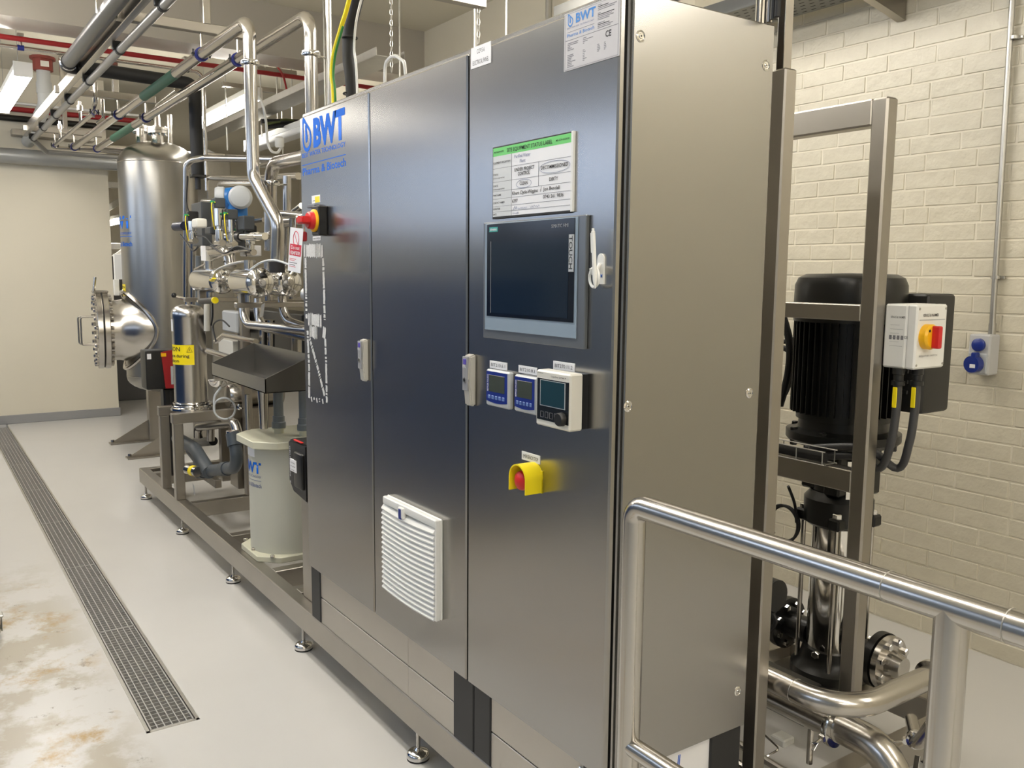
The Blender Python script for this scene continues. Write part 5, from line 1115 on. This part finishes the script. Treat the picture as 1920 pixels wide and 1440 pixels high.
b = nb(); a, c = U(590, 190, Y=.46), U(700, 150, Y=.46); bx(b, a.x, c.x, .475, .62, 2.06, 2.15, .003); obj('black_trunking', b, BLACKP, None, 'black cable trunking behind the cabinet roof', 'trunking')
b = nb(); Yv = .20; tube(b, smooth_curve([V(U(722, 150, Y=Yv).x, Yv, 2.158)]+[U(u, v, Y=Yv) for u, v in ((722, 130), (728, 112), (740, 105), (752, 112), (759, 124))]+[V(U(762, 130, Y=Yv).x, Yv, 2.158)]), .006, 0, 8); obj('white_cable_loop', b, WHITE, None, 'white cable looped on the cabinet roof', 'cable')
def chain(u, v0, v1, y, label):
    t = thing('suspension_chain', U(u, v1, Y=y), label, 'chain'); p0_ = U(u, v1, Y=y); z = p0_.z; z1 = U(u, v0, Y=y).z; x = p0_.x; k = 0
    lm = None
    while z < z1:
        if lm is None:
            b = nb(); tube(b, [V(.007*math.cos(i*PI/6), 0, .016*math.sin(i*PI/6)) for i in range(12)], .0024, 0, 5, closed=True); lm = mesh_from(b, 'chain_link', GALV, V(0, 0, 0))
        inst('chain_link', lm, t, (x, y, z), Matrix.Rotation(PI/2*(k % 2), 3, 'Z')); z += .026; k += 1
chain(734, -60, 131, .9, 'thin suspension chain hanging behind the cabinet roof'); chain(897, -40, 76, .9, 'suspension chain hanging from the grey channel over the cabinet')
for u, v0, v1, y, r, l in ((750, -60, 140, 1.2, .006, 'threaded rod hanging beside the thin chain'), (949, -40, 66, 1.2, .006, 'threaded rod hanging over the middle of the cabinet roof'), (1029, -40, 34, 2.33, .022, 'grey conduit dropping down the plaster wall'), (610, -60, 195, 1.0, .006, 'threaded rod beside the black trunking'), (892, -40, 80, .93, .010, 'slim grey tube beside the suspension chain')):
    a, c = U(u, v1, Y=y), U(u, v0, Y=y); b = nb(); cyl(b, (a.x, y, a.z-.15), (a.x, y, min(ZC, c.z)), r, 8); obj('hanging_rod', b, GALV, None, l, 'rod')
a, c = U(826, -4, Y=1.3), U(900, 10, Y=1.3); zz = U(895, 6, X=a.x).z; b = nb(); p1_ = U(897, 6, Y=.9); bx(b, p1_.x-.022, p1_.x+.022, .45, .93, p1_.z-.02, p1_.z+.025, .003); obj('grey_channel', b, DULL, None, 'grey steel channel above the cabinet roof', 'channel')
for x, y in ((.25, .25), (.95, .2), (1.0, .3), (1.35, .2)): b = nb(); lathe(b, [(.014, 0), (.014, .010), (.010, .014), (0, .014)], (x, .06, ZT), (0, 0, 1), 10); obj('roof_plug', b, BLACK, CAB1 if x < 1.2 else CAB2)
# ================================================================== RIGHT SIDE: PUMP, FRAME, HANDRAIL
# slim post behind the cabinet corner with a channel and cables above it
t = thing('cabinet_post', (1.78, .545, .21), 'square steel post standing against the back corner of the cabinet', 'post')
zt = U(1470, 132, Y=.54).z
b = nb(); bx(b, 1.765, 1.808, .515, .558, .21, zt, .004); obj('post', b, DULL, t)
t = thing('riser_channel', (1.78, .53, zt), 'narrow steel channel with black cables rising above the corner post', 'channel')
x_ = U(1470, 60, Y=.53).x
b = nb(); bx(b, x_-.009, x_+.009, .545, .548, zt, ZC); bx(b, x_-.011, x_-.009, .52, .548, zt, ZC); bx(b, x_+.009, x_+.011, .52, .548, zt, ZC); obj('channel', b, DULL, t)
for k, (u, r, m) in enumerate(((1432, .007, BLACK), (1442, .007, PIPE), (1450, .008, BLACK), (1457, .007, RUBBER))): p = U(u, 40, Y=.46-.01*k); b = nb(); cyl(b, (p.x, .46-.01*k, ZT+.001), (p.x, .46-.01*k, ZC), r, 10); obj('riser_cable', b, m, t)
b = nb(); p = U(1428, 20, Y=.44); bx(b, p.x-.003, p.x, .42, .45, ZT-.01, ZC); obj('channel_edge', b, POL, t)

# pump frame
t = thing('pump_stand', (1.73, 1.05, .21), 'square tube frame standing round the black vertical pump', 'frame')
PX, PY, PW = U(1660, 182, Y=1.06).x, 1.06, .052
ztf = U(1650, 182, Y=PY-PW/2).z
b = nb(); bx(b, PX-PW/2, PX+PW/2, PY-PW/2, PY+PW/2, .21, ztf, .006); obj('post', b, DULL, t)
b = nb(); bx(b, .55, PX-PW/2+.004, PY-PW/2, PY+PW/2, ztf-.075, ztf, .005); obj('top_beam', b, DULL, t)
b = nb(); bx(b, .55, .55+PW, PY-PW/2, PY+PW/2, .21, ztf, .006); obj('post', b, DULL, t)
for v0, v1 in ((571, 602), (884, 926)):
    zu, zl_ = U(1600, v0, Y=PY-PW/2).z, U(1600, v1, Y=PY-PW/2).z; b = nb(); bx(b, .63, PX-PW/2+.004, PY-PW/2, PY+PW/2, zl_, zu, .003); obj('cross_beam', b, DULL, t)
zlow = zu
# wire tray lying along the lower beam
t = thing('wire_tray', (1.4, PY, zlow), 'thin wire basket tray with a black cable on the lower beam', 'cable tray')
for y in (PY-.05, PY+.01): 
    for dz in (.005, .045): b = nb(); cyl(b, (.8, y, zlow+dz), (1.62, y, zlow+dz), .0022, 6); obj('long_wire', b, GALV, t)
for i in range(9): x = .85+.095*i; b = nb(); tube(b, [(x, PY-.05, zlow+.045), (x, PY-.05, zlow+.004), (x, PY+.01, zlow+.004), (x, PY+.01, zlow+.045)], .002, .004, 5); obj('cross_wire', b, GALV, t)
b = nb(); cyl(b, (.8, PY-.02, zlow+.024), (1.60, PY-.02, zlow+.022), .016, 12); obj('tray_cable', b, RUBBER, t)

# vertical multistage pump
QX, QY = 1.475, 1.30
def qz(v, y=QY): return U(1565, v, Y=y).z
t = thing('vertical_pump', (QX, QY, .21), 'black vertical multistage pump with a steel sleeve behind the frame', 'pump')
z_top, z_cap, z_mb = qz(514), qz(590), qz(770)
b = nb(); lathe(b, [(.174, z_cap-.02), (.177, z_cap), (.174, z_top-.035), (.164, z_top-.012), (.14, z_top), (0, z_top+.004)], (QX, QY, 0), (0, 0, 1), 40); obj('fan_cover', b, BLACKP, t)
b = nb(); lathe(b, [(.152, z_mb-.02), (.152, z_cap)], (QX, QY, 0), (0, 0, 1), 36); obj('motor_body', b, BLACKP, t)
fm = None
for i in range(44):
    a = 2*PI*i/44
    if fm is None: b = nb(); bx(b, .149, .172, -.0016, .0016, 0, z_cap-z_mb-.005); fm = mesh_from(b, 'cooling_fin', BLACKP, V(0, 0, 0))
    inst('cooling_fin', fm, t, (QX, QY, z_mb+.002), Matrix.Rotation(a, 3, 'Z'))
zf = qz(815); b = nb(); lathe(b, [(.12, zf-.03), (.17, zf-.018), (.182, zf-.005), (.182, zf+.02), (.145, zf+.03), (.14, z_mb)], (QX, QY, 0), (0, 0, 1), 36); obj('motor_flange', b, BLACKP, t)
for i in range(8): a = 2*PI*(i+.3)/8; bolt(t, (QX+.165*math.cos(a), QY+.165*math.sin(a), zf+.02), (0, 0, 1), .013, .012, BLACKP); bolt(t, (QX+.165*math.cos(a), QY+.165*math.sin(a), zf-.008), (0, 0, -1), .013, .02, BLACKP)
zh1, zh0 = qz(905), qz(980)
b = nb()
for a in (.5, 2.1, 3.6, 5.2): bx(b, QX+.085*math.cos(a)-.03, QX+.085*math.cos(a)+.03, QY+.085*math.sin(a)-.03, QY+.085*math.sin(a)+.03, zh1-.02, zf-.02, .006)
lathe(b, [(.085, zh1-.02), (.085, zf-.02)], (QX, QY, 0), (0, 0, 1), 28); obj('lantern', b, BLACKP, t)
b = nb(); zz0, zz1 = qz(925), qz(852); pts = [V(QX+.098*math.cos(a), QY+.098*math.sin(a), 0) for a in [-.75+.12*i for i in range(9)]]
A = [(b.verts.new(p_+V(0, 0, zz0)), b.verts.new(p_+V(0, 0, zz1))) for p_ in pts]
for p_, q_ in zip(A, A[1:]): b.faces.new((p_[0], q_[0], q_[1], p_[1]))
obj('coupling_guard', b, POL, t)
b = nb(); lathe(b, [(.095, zh0), (.112, zh0+.012), (.112, zh1-.045), (.09, zh1-.02)], (QX, QY, 0), (0, 0, 1), 32)
for a in (.6, 2.2, 3.75, 5.3): bx(b, QX+.108*math.cos(a)-.022, QX+.108*math.cos(a)+.022, QY+.108*math.sin(a)-.022, QY+.108*math.sin(a)+.022, zh0+.005, zh0+.045, .006)
obj('pump_head', b, BLACKP, t)
zs0 = qz(1215)
b = nb(); lathe(b, [(.082, zs0), (.082, zh0+.01)], (QX, QY, 0), (0, 0, 1), 40); obj('sleeve', b, POL, t)
for a in (.6, 2.2, 3.75, 5.3): b = nb(); cyl(b, (QX+.108*math.cos(a), QY+.108*math.sin(a), zs0-.10), (QX+.108*math.cos(a), QY+.108*math.sin(a), zh0+.03), .008, 10); obj('tie_rod', b, PIPE, t); bolt(t, (QX+.108*math.cos(a), QY+.108*math.sin(a), zh0+.045), (0, 0, 1), .016, .016, POL)
zb0 = .22
b = nb(); lathe(b, [(.13, zb0), (.13, zb0+.03), (.105, zb0+.05), (.098, zs0-.02), (.092, zs0+.005)], (QX, QY, 0), (0, 0, 1), 36); obj('pump_base', b, BLACKP, t)
zn = zb0+.115
for s in (-1, 1):
    b = nb(); cyl(b, (QX+s*.08, QY, zn), (QX+s*.19, QY, zn), .045, 24); cyl(b, (QX+s*.175, QY, zn), (QX+s*.20, QY, zn), .092, 32); po = obj('port', b, BLACKP, t)
    b = nb(); cyl(b, (QX+s*.206, QY, zn), (QX+s*.226, QY, zn), .088, 32); cyl(b, (QX+s*.226, QY, zn), (QX+s*.27, QY, zn), .045, 24, .034); obj('companion_flange', b, PIPE, t)
    for i in range(8): a = 2*PI*(i+.5)/8; bolt(t, (QX+s*.226, QY+.07*math.cos(a), zn+.07*math.sin(a)), (s, 0, 0), .012, .014, POL); bolt(t, (QX+s*.175, QY+.07*math.cos(a), zn+.07*math.sin(a)), (-s, 0, 0), .012, .018, POL)
bolt(t, (QX+.02, QY-.105, zn-.02), (.2, -1, 0), .014, .012, PIPE, 'drain_plug')
bx0 = nb(); bx(bx0, QX-.16, QX+.16, QY-.16, QY+.16, .2115, .22, .003); obj('base_plate', bx0, DULL, t)
# terminal and drive box on the motor
p0_, p1_ = U(1702, 560, Y=1.42), U(1790, 560, Y=1.55)
dz1, dz0 = U(1740, 551, Y=1.42).z, U(1740, 778, Y=1.42).z
b = nb(); x0_, x1_ = U(1640, 650, Y=1.30).x, U(1762, 650, Y=1.48).x
bx(b, QX+.10, x1_, 1.40, 1.56, dz0, dz1, .016, 3); db = obj('drive_box', b, M('charcoal_drive_case', (.020, .019, .018), .45), t)
for i in range(6): z = dz0+.07+.034*i; b = nb(); beam(b, (x1_-.16, 1.398, z+.012), (x1_-.05, 1.398, z-.004), .006, .014, .003); obj('cooling_louvre', b, M('charcoal_drive_case', (.020, .019, .018), .45), db)
b = nb(); bx(b, x1_-.14, x1_-.04, 1.396, 1.402, dz1-.035, dz1-.028); obj('case_groove', b, INK, db)
# suction pipework to the left
t = thing('suction_pipe', (1.0, QY, .25), 'wide steel suction pipe entering the pump from the left', 'pipe')
b = nb(); cyl(b, (.3, QY, zn), (QX-.26, QY, zn), .055, 24); obj('run', b, PIPE, t)
# cables hanging behind
for i, pts in enumerate(([(1462, 575), (1480, 640), (1478, 700), (1462, 760)], [(1458, 650), (1480, 660), (1484, 700), (1470, 740), (1455, 735)], [(1456, 640), (1478, 640), (1500, 632)])):
    b = nb(); tube(b, smooth_curve([U(u, v, Y=1.3+.05*i) for u, v in pts]), (.014, .010, .009)[i], 0, 10); obj('motor_cable', b, RUBBER, None, ('thick black cable arching behind the corner post', 'looped black cable beside the pump motor', 'short black cable entering the motor side')[i], 'cable')
b = nb(); c0 = U(1466, 983, Y=1.2); tube(b, arc(c0, (1, 0, 0), (0, .1, 1), .065, -2.2, 4.4, 30), .005, 0, 8); tube(b, arc(c0+V(.004, .01, .003), (1, 0, 0), (0, .1, 1), .06, -2.0, 4.0, 30), .005, 0, 8)
tube(b, smooth_curve([c0+V(.06, 0, .02), U(1490, 945, Y=1.2), U(1478, 912, Y=1.15)]), .005, 0, 8); obj('coiled_cable', b, RUBBER, None, 'thin black cable coiled under the lower beam', 'cable')
t = thing('solenoid_coil', U(1445, 1100, Y=.9), 'black round coil and grey box glimpsed past the corner post', 'coil')
c0 = U(1442, 1112, Y=.9); b = nb(); cyl(b, c0+V(-.05, 0, 0), c0+V(.03, 0, 0), .05, 24); obj('coil', b, BLACK, t)
b = nb(); bx(b, c0.x-.08, c0.x, .86, .90, c0.z-.12, c0.z-.03, .004); obj('box', b, GREYP, t); b = nb(); tube(b, smooth_curve([c0+V(0, 0, -.05), c0+V(.03, 0, -.08), c0+V(.0, 0, -.12), c0+V(-.04, 0, -.10)]), .007, 0, 8); obj('lead', b, RUBBER, t)

# isolator switch on the frame post
ix = PX+PW/2; xf = ix+.10
ia, ib = U(1717, 640, X=xf), U(1773, 640, X=xf)
zt, zb = U(1742, 571, X=xf).z, U(1742, 691, X=xf).z
yb0, yb1 = ia.y, ib.y
t = thing('isolator_switch', (ix, (yb0+yb1)/2, zb), 'white isolator box with red and yellow rotary switch on the frame post', 'isolator')
b = nb(); bx(b, ix, ix+.07, yb0, yb1, zb, zt, .005); bx(b, ix+.07, xf, yb0, yb1, zb, zt, .005); obj('box', b, WHITE, t)
b = nb(); bx(b, xf-.001, xf+.001, yb0+.012, yb1-.012, zt-.045, zt-.042); obj('lid_line', b, GREYP, t)
ym, zm = U(1748, 632, X=xf+.02).y, U(1748, 632, X=xf+.02).z
b = nb(); lathe(b, [(.036, 0), (.036, .018), (.031, .024)], (xf, ym, zm), (1, 0, 0), 30); obj('yellow_dial', b, AMB, t)
b = nb(); bx(b, xf+.020, xf+.046, ym-.009, ym+.009, zm-.032, zm+.032, .006, 3); obj('red_grip', b, RED, t)
b = nb(); lathe(b, [(.004, .0), (.004, .0015)], (xf+.024, ym-.022, zm+.018), (1, 0, 0), 8); obj('lock_hole', b, INK, t)
for y in (yb0+.010, yb1-.010):
    for z in (zb+.012, zt-.012): b = nb(); lathe(b, [(.004, 0), (.0035, .0015), (0, .0015)], (xf, y, z), (1, 0, 0), 10); obj('lid_screw', b, GALV, t)
text(t, 'KRAUS & NAIMER', (xf+.0006, yb0+.03, zt-.034), V(0, 1, 0), RZ, .008, (yb1-yb0)*.5, INK, .01); text(t, 'ISOLATOR SWITCH', (xf+.0006, yb0+.02, zb+.035), V(0, 1, 0), RZ, .005, (yb1-yb0)*.6, GINK)
text(t, 'KRAUS & NAIMER', (ix+.02, yb0, zt-.040), RX, RZ, .006, .045, INK, .01)
for k in range(6): b = nb(); bx(b, ix+.02, ix+.02+.04*(1 if k % 2 else .7), yb0-.0006, yb0, zt-.06-.012*k, zt-.059-.012*k); obj('printed_line', b, M('light_ink', (.45, .45, .45), .6), t)
for k in range(4): b = nb(); bx(b, ix+.018+.012*k, ix+.026+.012*k, yb0-.0006, yb0, zb+.082, zb+.094); obj('approval_mark', b, GINK, t)
text(t, 'CE', (ix+.064, yb0, zb+.086), RX, RZ, .008, .012, INK)
for k, (y, xx) in enumerate(((yb0+.015, ix+.045), (yb0+.06, ix+.075))):
    t2_ = thing('power_cable', (xx, y, zb-.3), ('grey power cable with yellow tag nearest the frame post below the isolator', 'grey power cable with yellow tag at the outer side below the isolator')[k], 'cable')
    b = nb(); lathe(b, [(.019, 0), (.019, .012), (.014, .014), (.014, .03), (.017, .032), (.017, .05)], (xx, y, zb-.05), (0, 0, 1), 12); obj('gland', b, BLACK, t2_)
    e = U(1648, 868, Y=1.12); pts = [V(xx, y, zb-.04), V(xx, y, zb-.12), V(xx-.01, y, zb-.22), V(xx-.06, y+.03, zb-.31), V(xx-.13, 1.105, e.z+.01+.03*k), V(1.50, 1.08, e.z-.02+.03*k)]
    b = nb(); tube(b, smooth_curve(pts), .012, 0, 12); obj('flex', b, M('grey_cable', (.05, .05, .052), .4), t2_)
    b = nb(); bx(b, xx-.006, xx+.008, y-.016, y-.0125, zb-.115, zb-.055, .002); obj('yellow_tag', b, YEL, t2_)

# wall socket and conduit
p = U(1840, 665, Y=2.33); zt, zb = U(1840, 627, Y=2.33).z, U(1840, 703, Y=2.33).z; xa, xb = U(1817, 665, Y=2.33).x, U(1852, 665, Y=2.33).x
t = thing('wall_socket', (p.x, 2.36, zb), 'grey wall socket box with two round blue covers on the brick wall', 'socket')
b = nb(); bx(b, xa, xb+.012, 2.32, 2.398, zb, zt, .006); obj('box', b, M('pale_socket_grey', (.50, .50, .50), .35), t)
xm = (xa+xb+.012)/2
b = nb(); lathe(b, [(.026, 0), (.026, .012), (.020, .016), (0, .016)], (xm, 2.32, zt-.042), (0, -1, 0), 24); obj('blue_switch', b, BLUEP, t)
b = nb(); bx(b, xm-.038, xm+.038, 2.312, 2.322, zb+.006, zb+.088, .003); obj('socket_plate', b, GREYP, t)
b = nb(); lathe(b, [(.034, 0), (.036, .02), (.034, .032), (0, .034)], (xm-.004, 2.315, zb+.045), (-.15, -1, -.05), 26); bx(b, xm-.012, xm+.012, 2.28, 2.31, zb+.07, zb+.092, .004); obj('blue_cover', b, BLUEP, t)
b = nb(); bx(b, xm-.012, xm+.010, 2.2795, 2.2815, zb+.03, zb+.045); obj('cover_label', b, PAPER, t)
t = thing('wall_conduit', (1.35, 2.38, zt), 'galvanised conduit running down the brick wall to the socket', 'conduit')
xc0 = U(1862, 600, Y=2.38).x; b = nb(); cyl(b, (xc0, 2.378, zt-.01), (U(1893, 0, Y=2.38).x, 2.378, 3.5), .0115, 14); obj('tube', b, GALV, t)
b = nb(); cyl(b, (xc0, 2.378, zt-.01), (xc0, 2.378, zt+.045), .014, 12); obj('coupler', b, GALV, t)
for v in (75, 520): z = U(1880, v, Y=2.38).z; b = nb(); bx(b, xc0-.028, xc0+.028, 2.388, 2.398, z-.006, z+.006, .002); lathe(b, [(.0125, -.006), (.0155, -.006), (.0155, .006), (.0125, .006)], (xc0, 2.378, z), (0, 0, 1), 16, closed=False); obj('saddle', b, GALV, t)
# perforated tray on a wall bracket
zt = 2.80
DG = M('dark_galvanised', (.22, .22, .21), .5, .8)
tray('perforated_tray', (-.6, 2.16, zt), (1.30, 2.16, zt), .30, 'perforated cable tray on a bracket high on the brick wall', DG, depth=.06)
tray('perforated_tray', (-.6, 1.78, zt+.10), (1.6, 1.78, zt+.10), .30, 'wide perforated cable tray hanging above the pump frame', DG, depth=.06)
xb_ = U(1640, 20, Y=2.2).x; b = nb(); prism(b, [(xb_-.02, 2.395, zt-.002), (xb_-.02, 1.92, zt-.002), (xb_-.02, 1.92, zt-.03), (xb_-.02, 2.30, zt-.10), (xb_-.02, 2.395, zt-.12)], (.04, 0, 0)); obj('cantilever_bracket', b, DULL, None, 'grey cantilever bracket under the perforated tray', 'bracket')

# handrail in front
HY, HR, HZ = -.035, .0242, U(1190, 946, Y=-.035).z
hx = U(1186, 1100, Y=HY).x; hx2 = U(1778, 1250, Y=HY).x
HM = M('handrail_steel', (.52, .50, .47), .21, 1)
t = thing('handrail', (hx, HY, 0), 'tubular stainless steel handrail in front of the cabinet side', 'handrail')
b = nb(); tube(b, [(hx, HY, .006), (hx, HY, HZ), (4.0, HY, HZ)], HR, .034, 28, 6); obj('top_rail', b, HM, t)
b = nb(); cyl(b, (hx2, HY, .006), (hx2, HY, HZ), HR, 28); obj('post', b, HM, t)
zm = U(1185, 1400, Y=HY).z; b = nb(); cyl(b, (hx, HY, zm), (4.0, HY, zm), HR*.86, 28); obj('mid_rail', b, HM, t)
for x in (hx, hx2): b = nb(); lathe(b, [(.055, 0), (.055, .006), (.027, .007)], (x, HY, 0), (0, 0, 1), 28); obj('base_flange', b, HM, t)
for x in (hx2-.10, hx2+.08): b = nb(); ring(b, (x, HY, HZ), (1, 0, 0), HR+.0002, .0009, 28, 6); obj('weld_mark', b, GALV, t)

# large sanitary pipes low on the right
Ez = .50; r = .031
e0 = U(1432, 1262, Z=Ez); yE_ = .66
xE = U(1560, 1310, Z=Ez).x+.02; yE_ = U(1470, 1285, Z=Ez).y
yend = U(1716, 1256, Z=Ez).y
t = pipe('sanitary_pipe', [(.6, yE_, Ez), (xE+.05, yE_, Ez), (xE+.05, yend, Ez)], r, 'steel pipe with a wide bend and wing nut clamp at its end', bend=.13, seg=28)
clamp(t, (xE+.05, yend, Ez), (0, 1, 0), r)
for p_ in ((xE-.10, yE_, Ez),): b = nb(); ring(b, p_, (1, 0, 0), r+.0002, .0008, 28, 6); obj('weld_mark', b, GALV, t)
pipe('sanitary_pipe', [(xE+.05, yend+.012, Ez), (xE+.05, yend+.12, Ez), (xE+.05, yend+.12, .21)], r, 'steel elbow dropping beyond the wing nut clamp', bend=.08, seg=24)
Fz = .36; yF_ = U(1545, 1348, Z=Fz).y; xF = U(1650, 1370, Z=Fz).x
t = pipe('sanitary_pipe', [(.6, yF_, Fz), (xF+.10, yF_, Fz), (xF+.10, yF_,   .02)], .043, 'lower steel pipe with a clamp bending down to the floor', bend=.10, seg=28)
clamp(t, (U(1585, 1352, Z=Fz).x, yF_, Fz), (1, 0, 0), .043)
b = nb(); xx = U(1540, 1345, Z=Fz).x; cyl(b, (xx-.03, yF_, Fz-.15), (xx-.03, yF_, Fz-.036), .009, 10); obj('support_stud', b, PIPE, t)
t = pipe('small_valve_pipe', [(xF-.05, yend+.10, .30), (xF+.04, yend-.02, .30), (xF+.10, yend-.06, .40)], .018, 'small steel valve pipe with a lever behind the handrail post', bend=.05, clamps=(((xF+.02, yend+.005, .30), (.6, -.8, 0)),))
b = nb(); beam(b, (xF+.06, yend-.05, .29), (xF+.07, yend-.09, .16), .014, .004, .001); obj('lever', b, POL, t)
b = nb(); bx(b, xF-.02, xF+.05, yF_+.06, yF_+.14, .21, .25, .008); obj('blue_cap', b, BLUEC, None, 'small dark blue cap under the lower steel pipe', 'cap')
# grey square duct and loose items in the skid bay
b = nb(); bx(b, .7, 1.66, .92, 1.0, .212, .33, .004); o = obj('black_cable_duct', b, BLACKP, None, 'black box duct behind the lower steel pipes', 'duct')
for i, y in enumerate((.62, .70)): b = nb(); cyl(b, (.7, y, .222+.0*i), (1.85, y-.04, .222), .012, 10); obj('floor_tube', b, (PIPE, DULL)[i], None, ('thin steel tube lying in the skid bay', 'thin dull tube lying beside the steel tube in the skid bay')[i], 'tube')
b = nb(); p = U(1468, 1378, Z=.24); bx(b, p.x-.03, p.x+.02, p.y-.02, p.y+.03, .212, .235, .004); obj('white_block', b, WHITE, None, 'small white plastic block in the skid bay', 'block')
b = nb(); p = U(1440, 1405, Z=.22); tube(b, [(p.x-.1, p.y-.06, .215), (p.x+.02, p.y-.05, .215), (p.x+.04, p.y, .24), (p.x-.08, p.y+.02, .26)], .003, .01, 6); obj('bent_wire', b, POL, None, 'bent wire lying in the skid bay', 'wire')

# ================================================================== ACROSS THE AISLE (unseen, cupboard added for the navy reflection in the doors)
NAVY = M('navy_cabinet_paint', (.016, .05, .16), .8, spec=.1)
t = thing('reflection_cupboard', (-2.6, -1.75, 0), 'navy blue cupboard added across the aisle to reflect in the doors', 'cupboard')
b = nb(); bx(b, -3.9, -1.2, -2.1, -1.45, .06, 1.55, .01); obj('carcass', b, NAVY, t)
for i in range(6): x = -3.89+.447*i; b = nb(); bx(b, x, x+.437, -1.45, -1.43, .10, 1.52, .004); d_ = obj('cupboard_door', b, NAVY, t); b = nb(); bx(b, x+.38, x+.40, -1.43, -1.405, .78, .90, .004); obj('pull', b, GALV, d_)
for x in (-3.8, -2.5, -1.3): b = nb(); bx(b, x-.05, x+.05, -2.05, -1.5, 0, .06); obj('plinth_foot', b, BLACK, t)

# castor just reaching into view on the worn floor
p = U(-7, 1196, Z=0); t = thing('castor', (p.x, p.y, 0), 'black castor wheel on the worn floor beside the drain', 'castor')
b = nb(); lathe(b, [(.030, -.012), (.036, -.010), (.038, 0), (.036, .010), (.030, .012)], (p.x, p.y, .038), (.3, 1, 0), 24); obj('wheel', b, RUBBER, t)
b = nb(); lathe(b, [(.012, -.016), (.012, .016)], (p.x, p.y, .038), (.3, 1, 0), 14); obj('hub', b, GALV, t)
b = nb(); bx(b, p.x-.016, p.x+.016, p.y-.026, p.y-.020, .03, .10, .003); bx(b, p.x-.016, p.x+.016, p.y+.020, p.y+.026, .03, .10, .003); bx(b, p.x-.03, p.x+.03, p.y-.03, p.y+.03, .095, .105, .003); obj('fork', b, GALV, t)
b = nb(); bx(b, p.x-.25, p.x+.04, p.y-.22, p.y-.03, .105, .14, .006); obj('trolley_deck', b, BLACK, t)
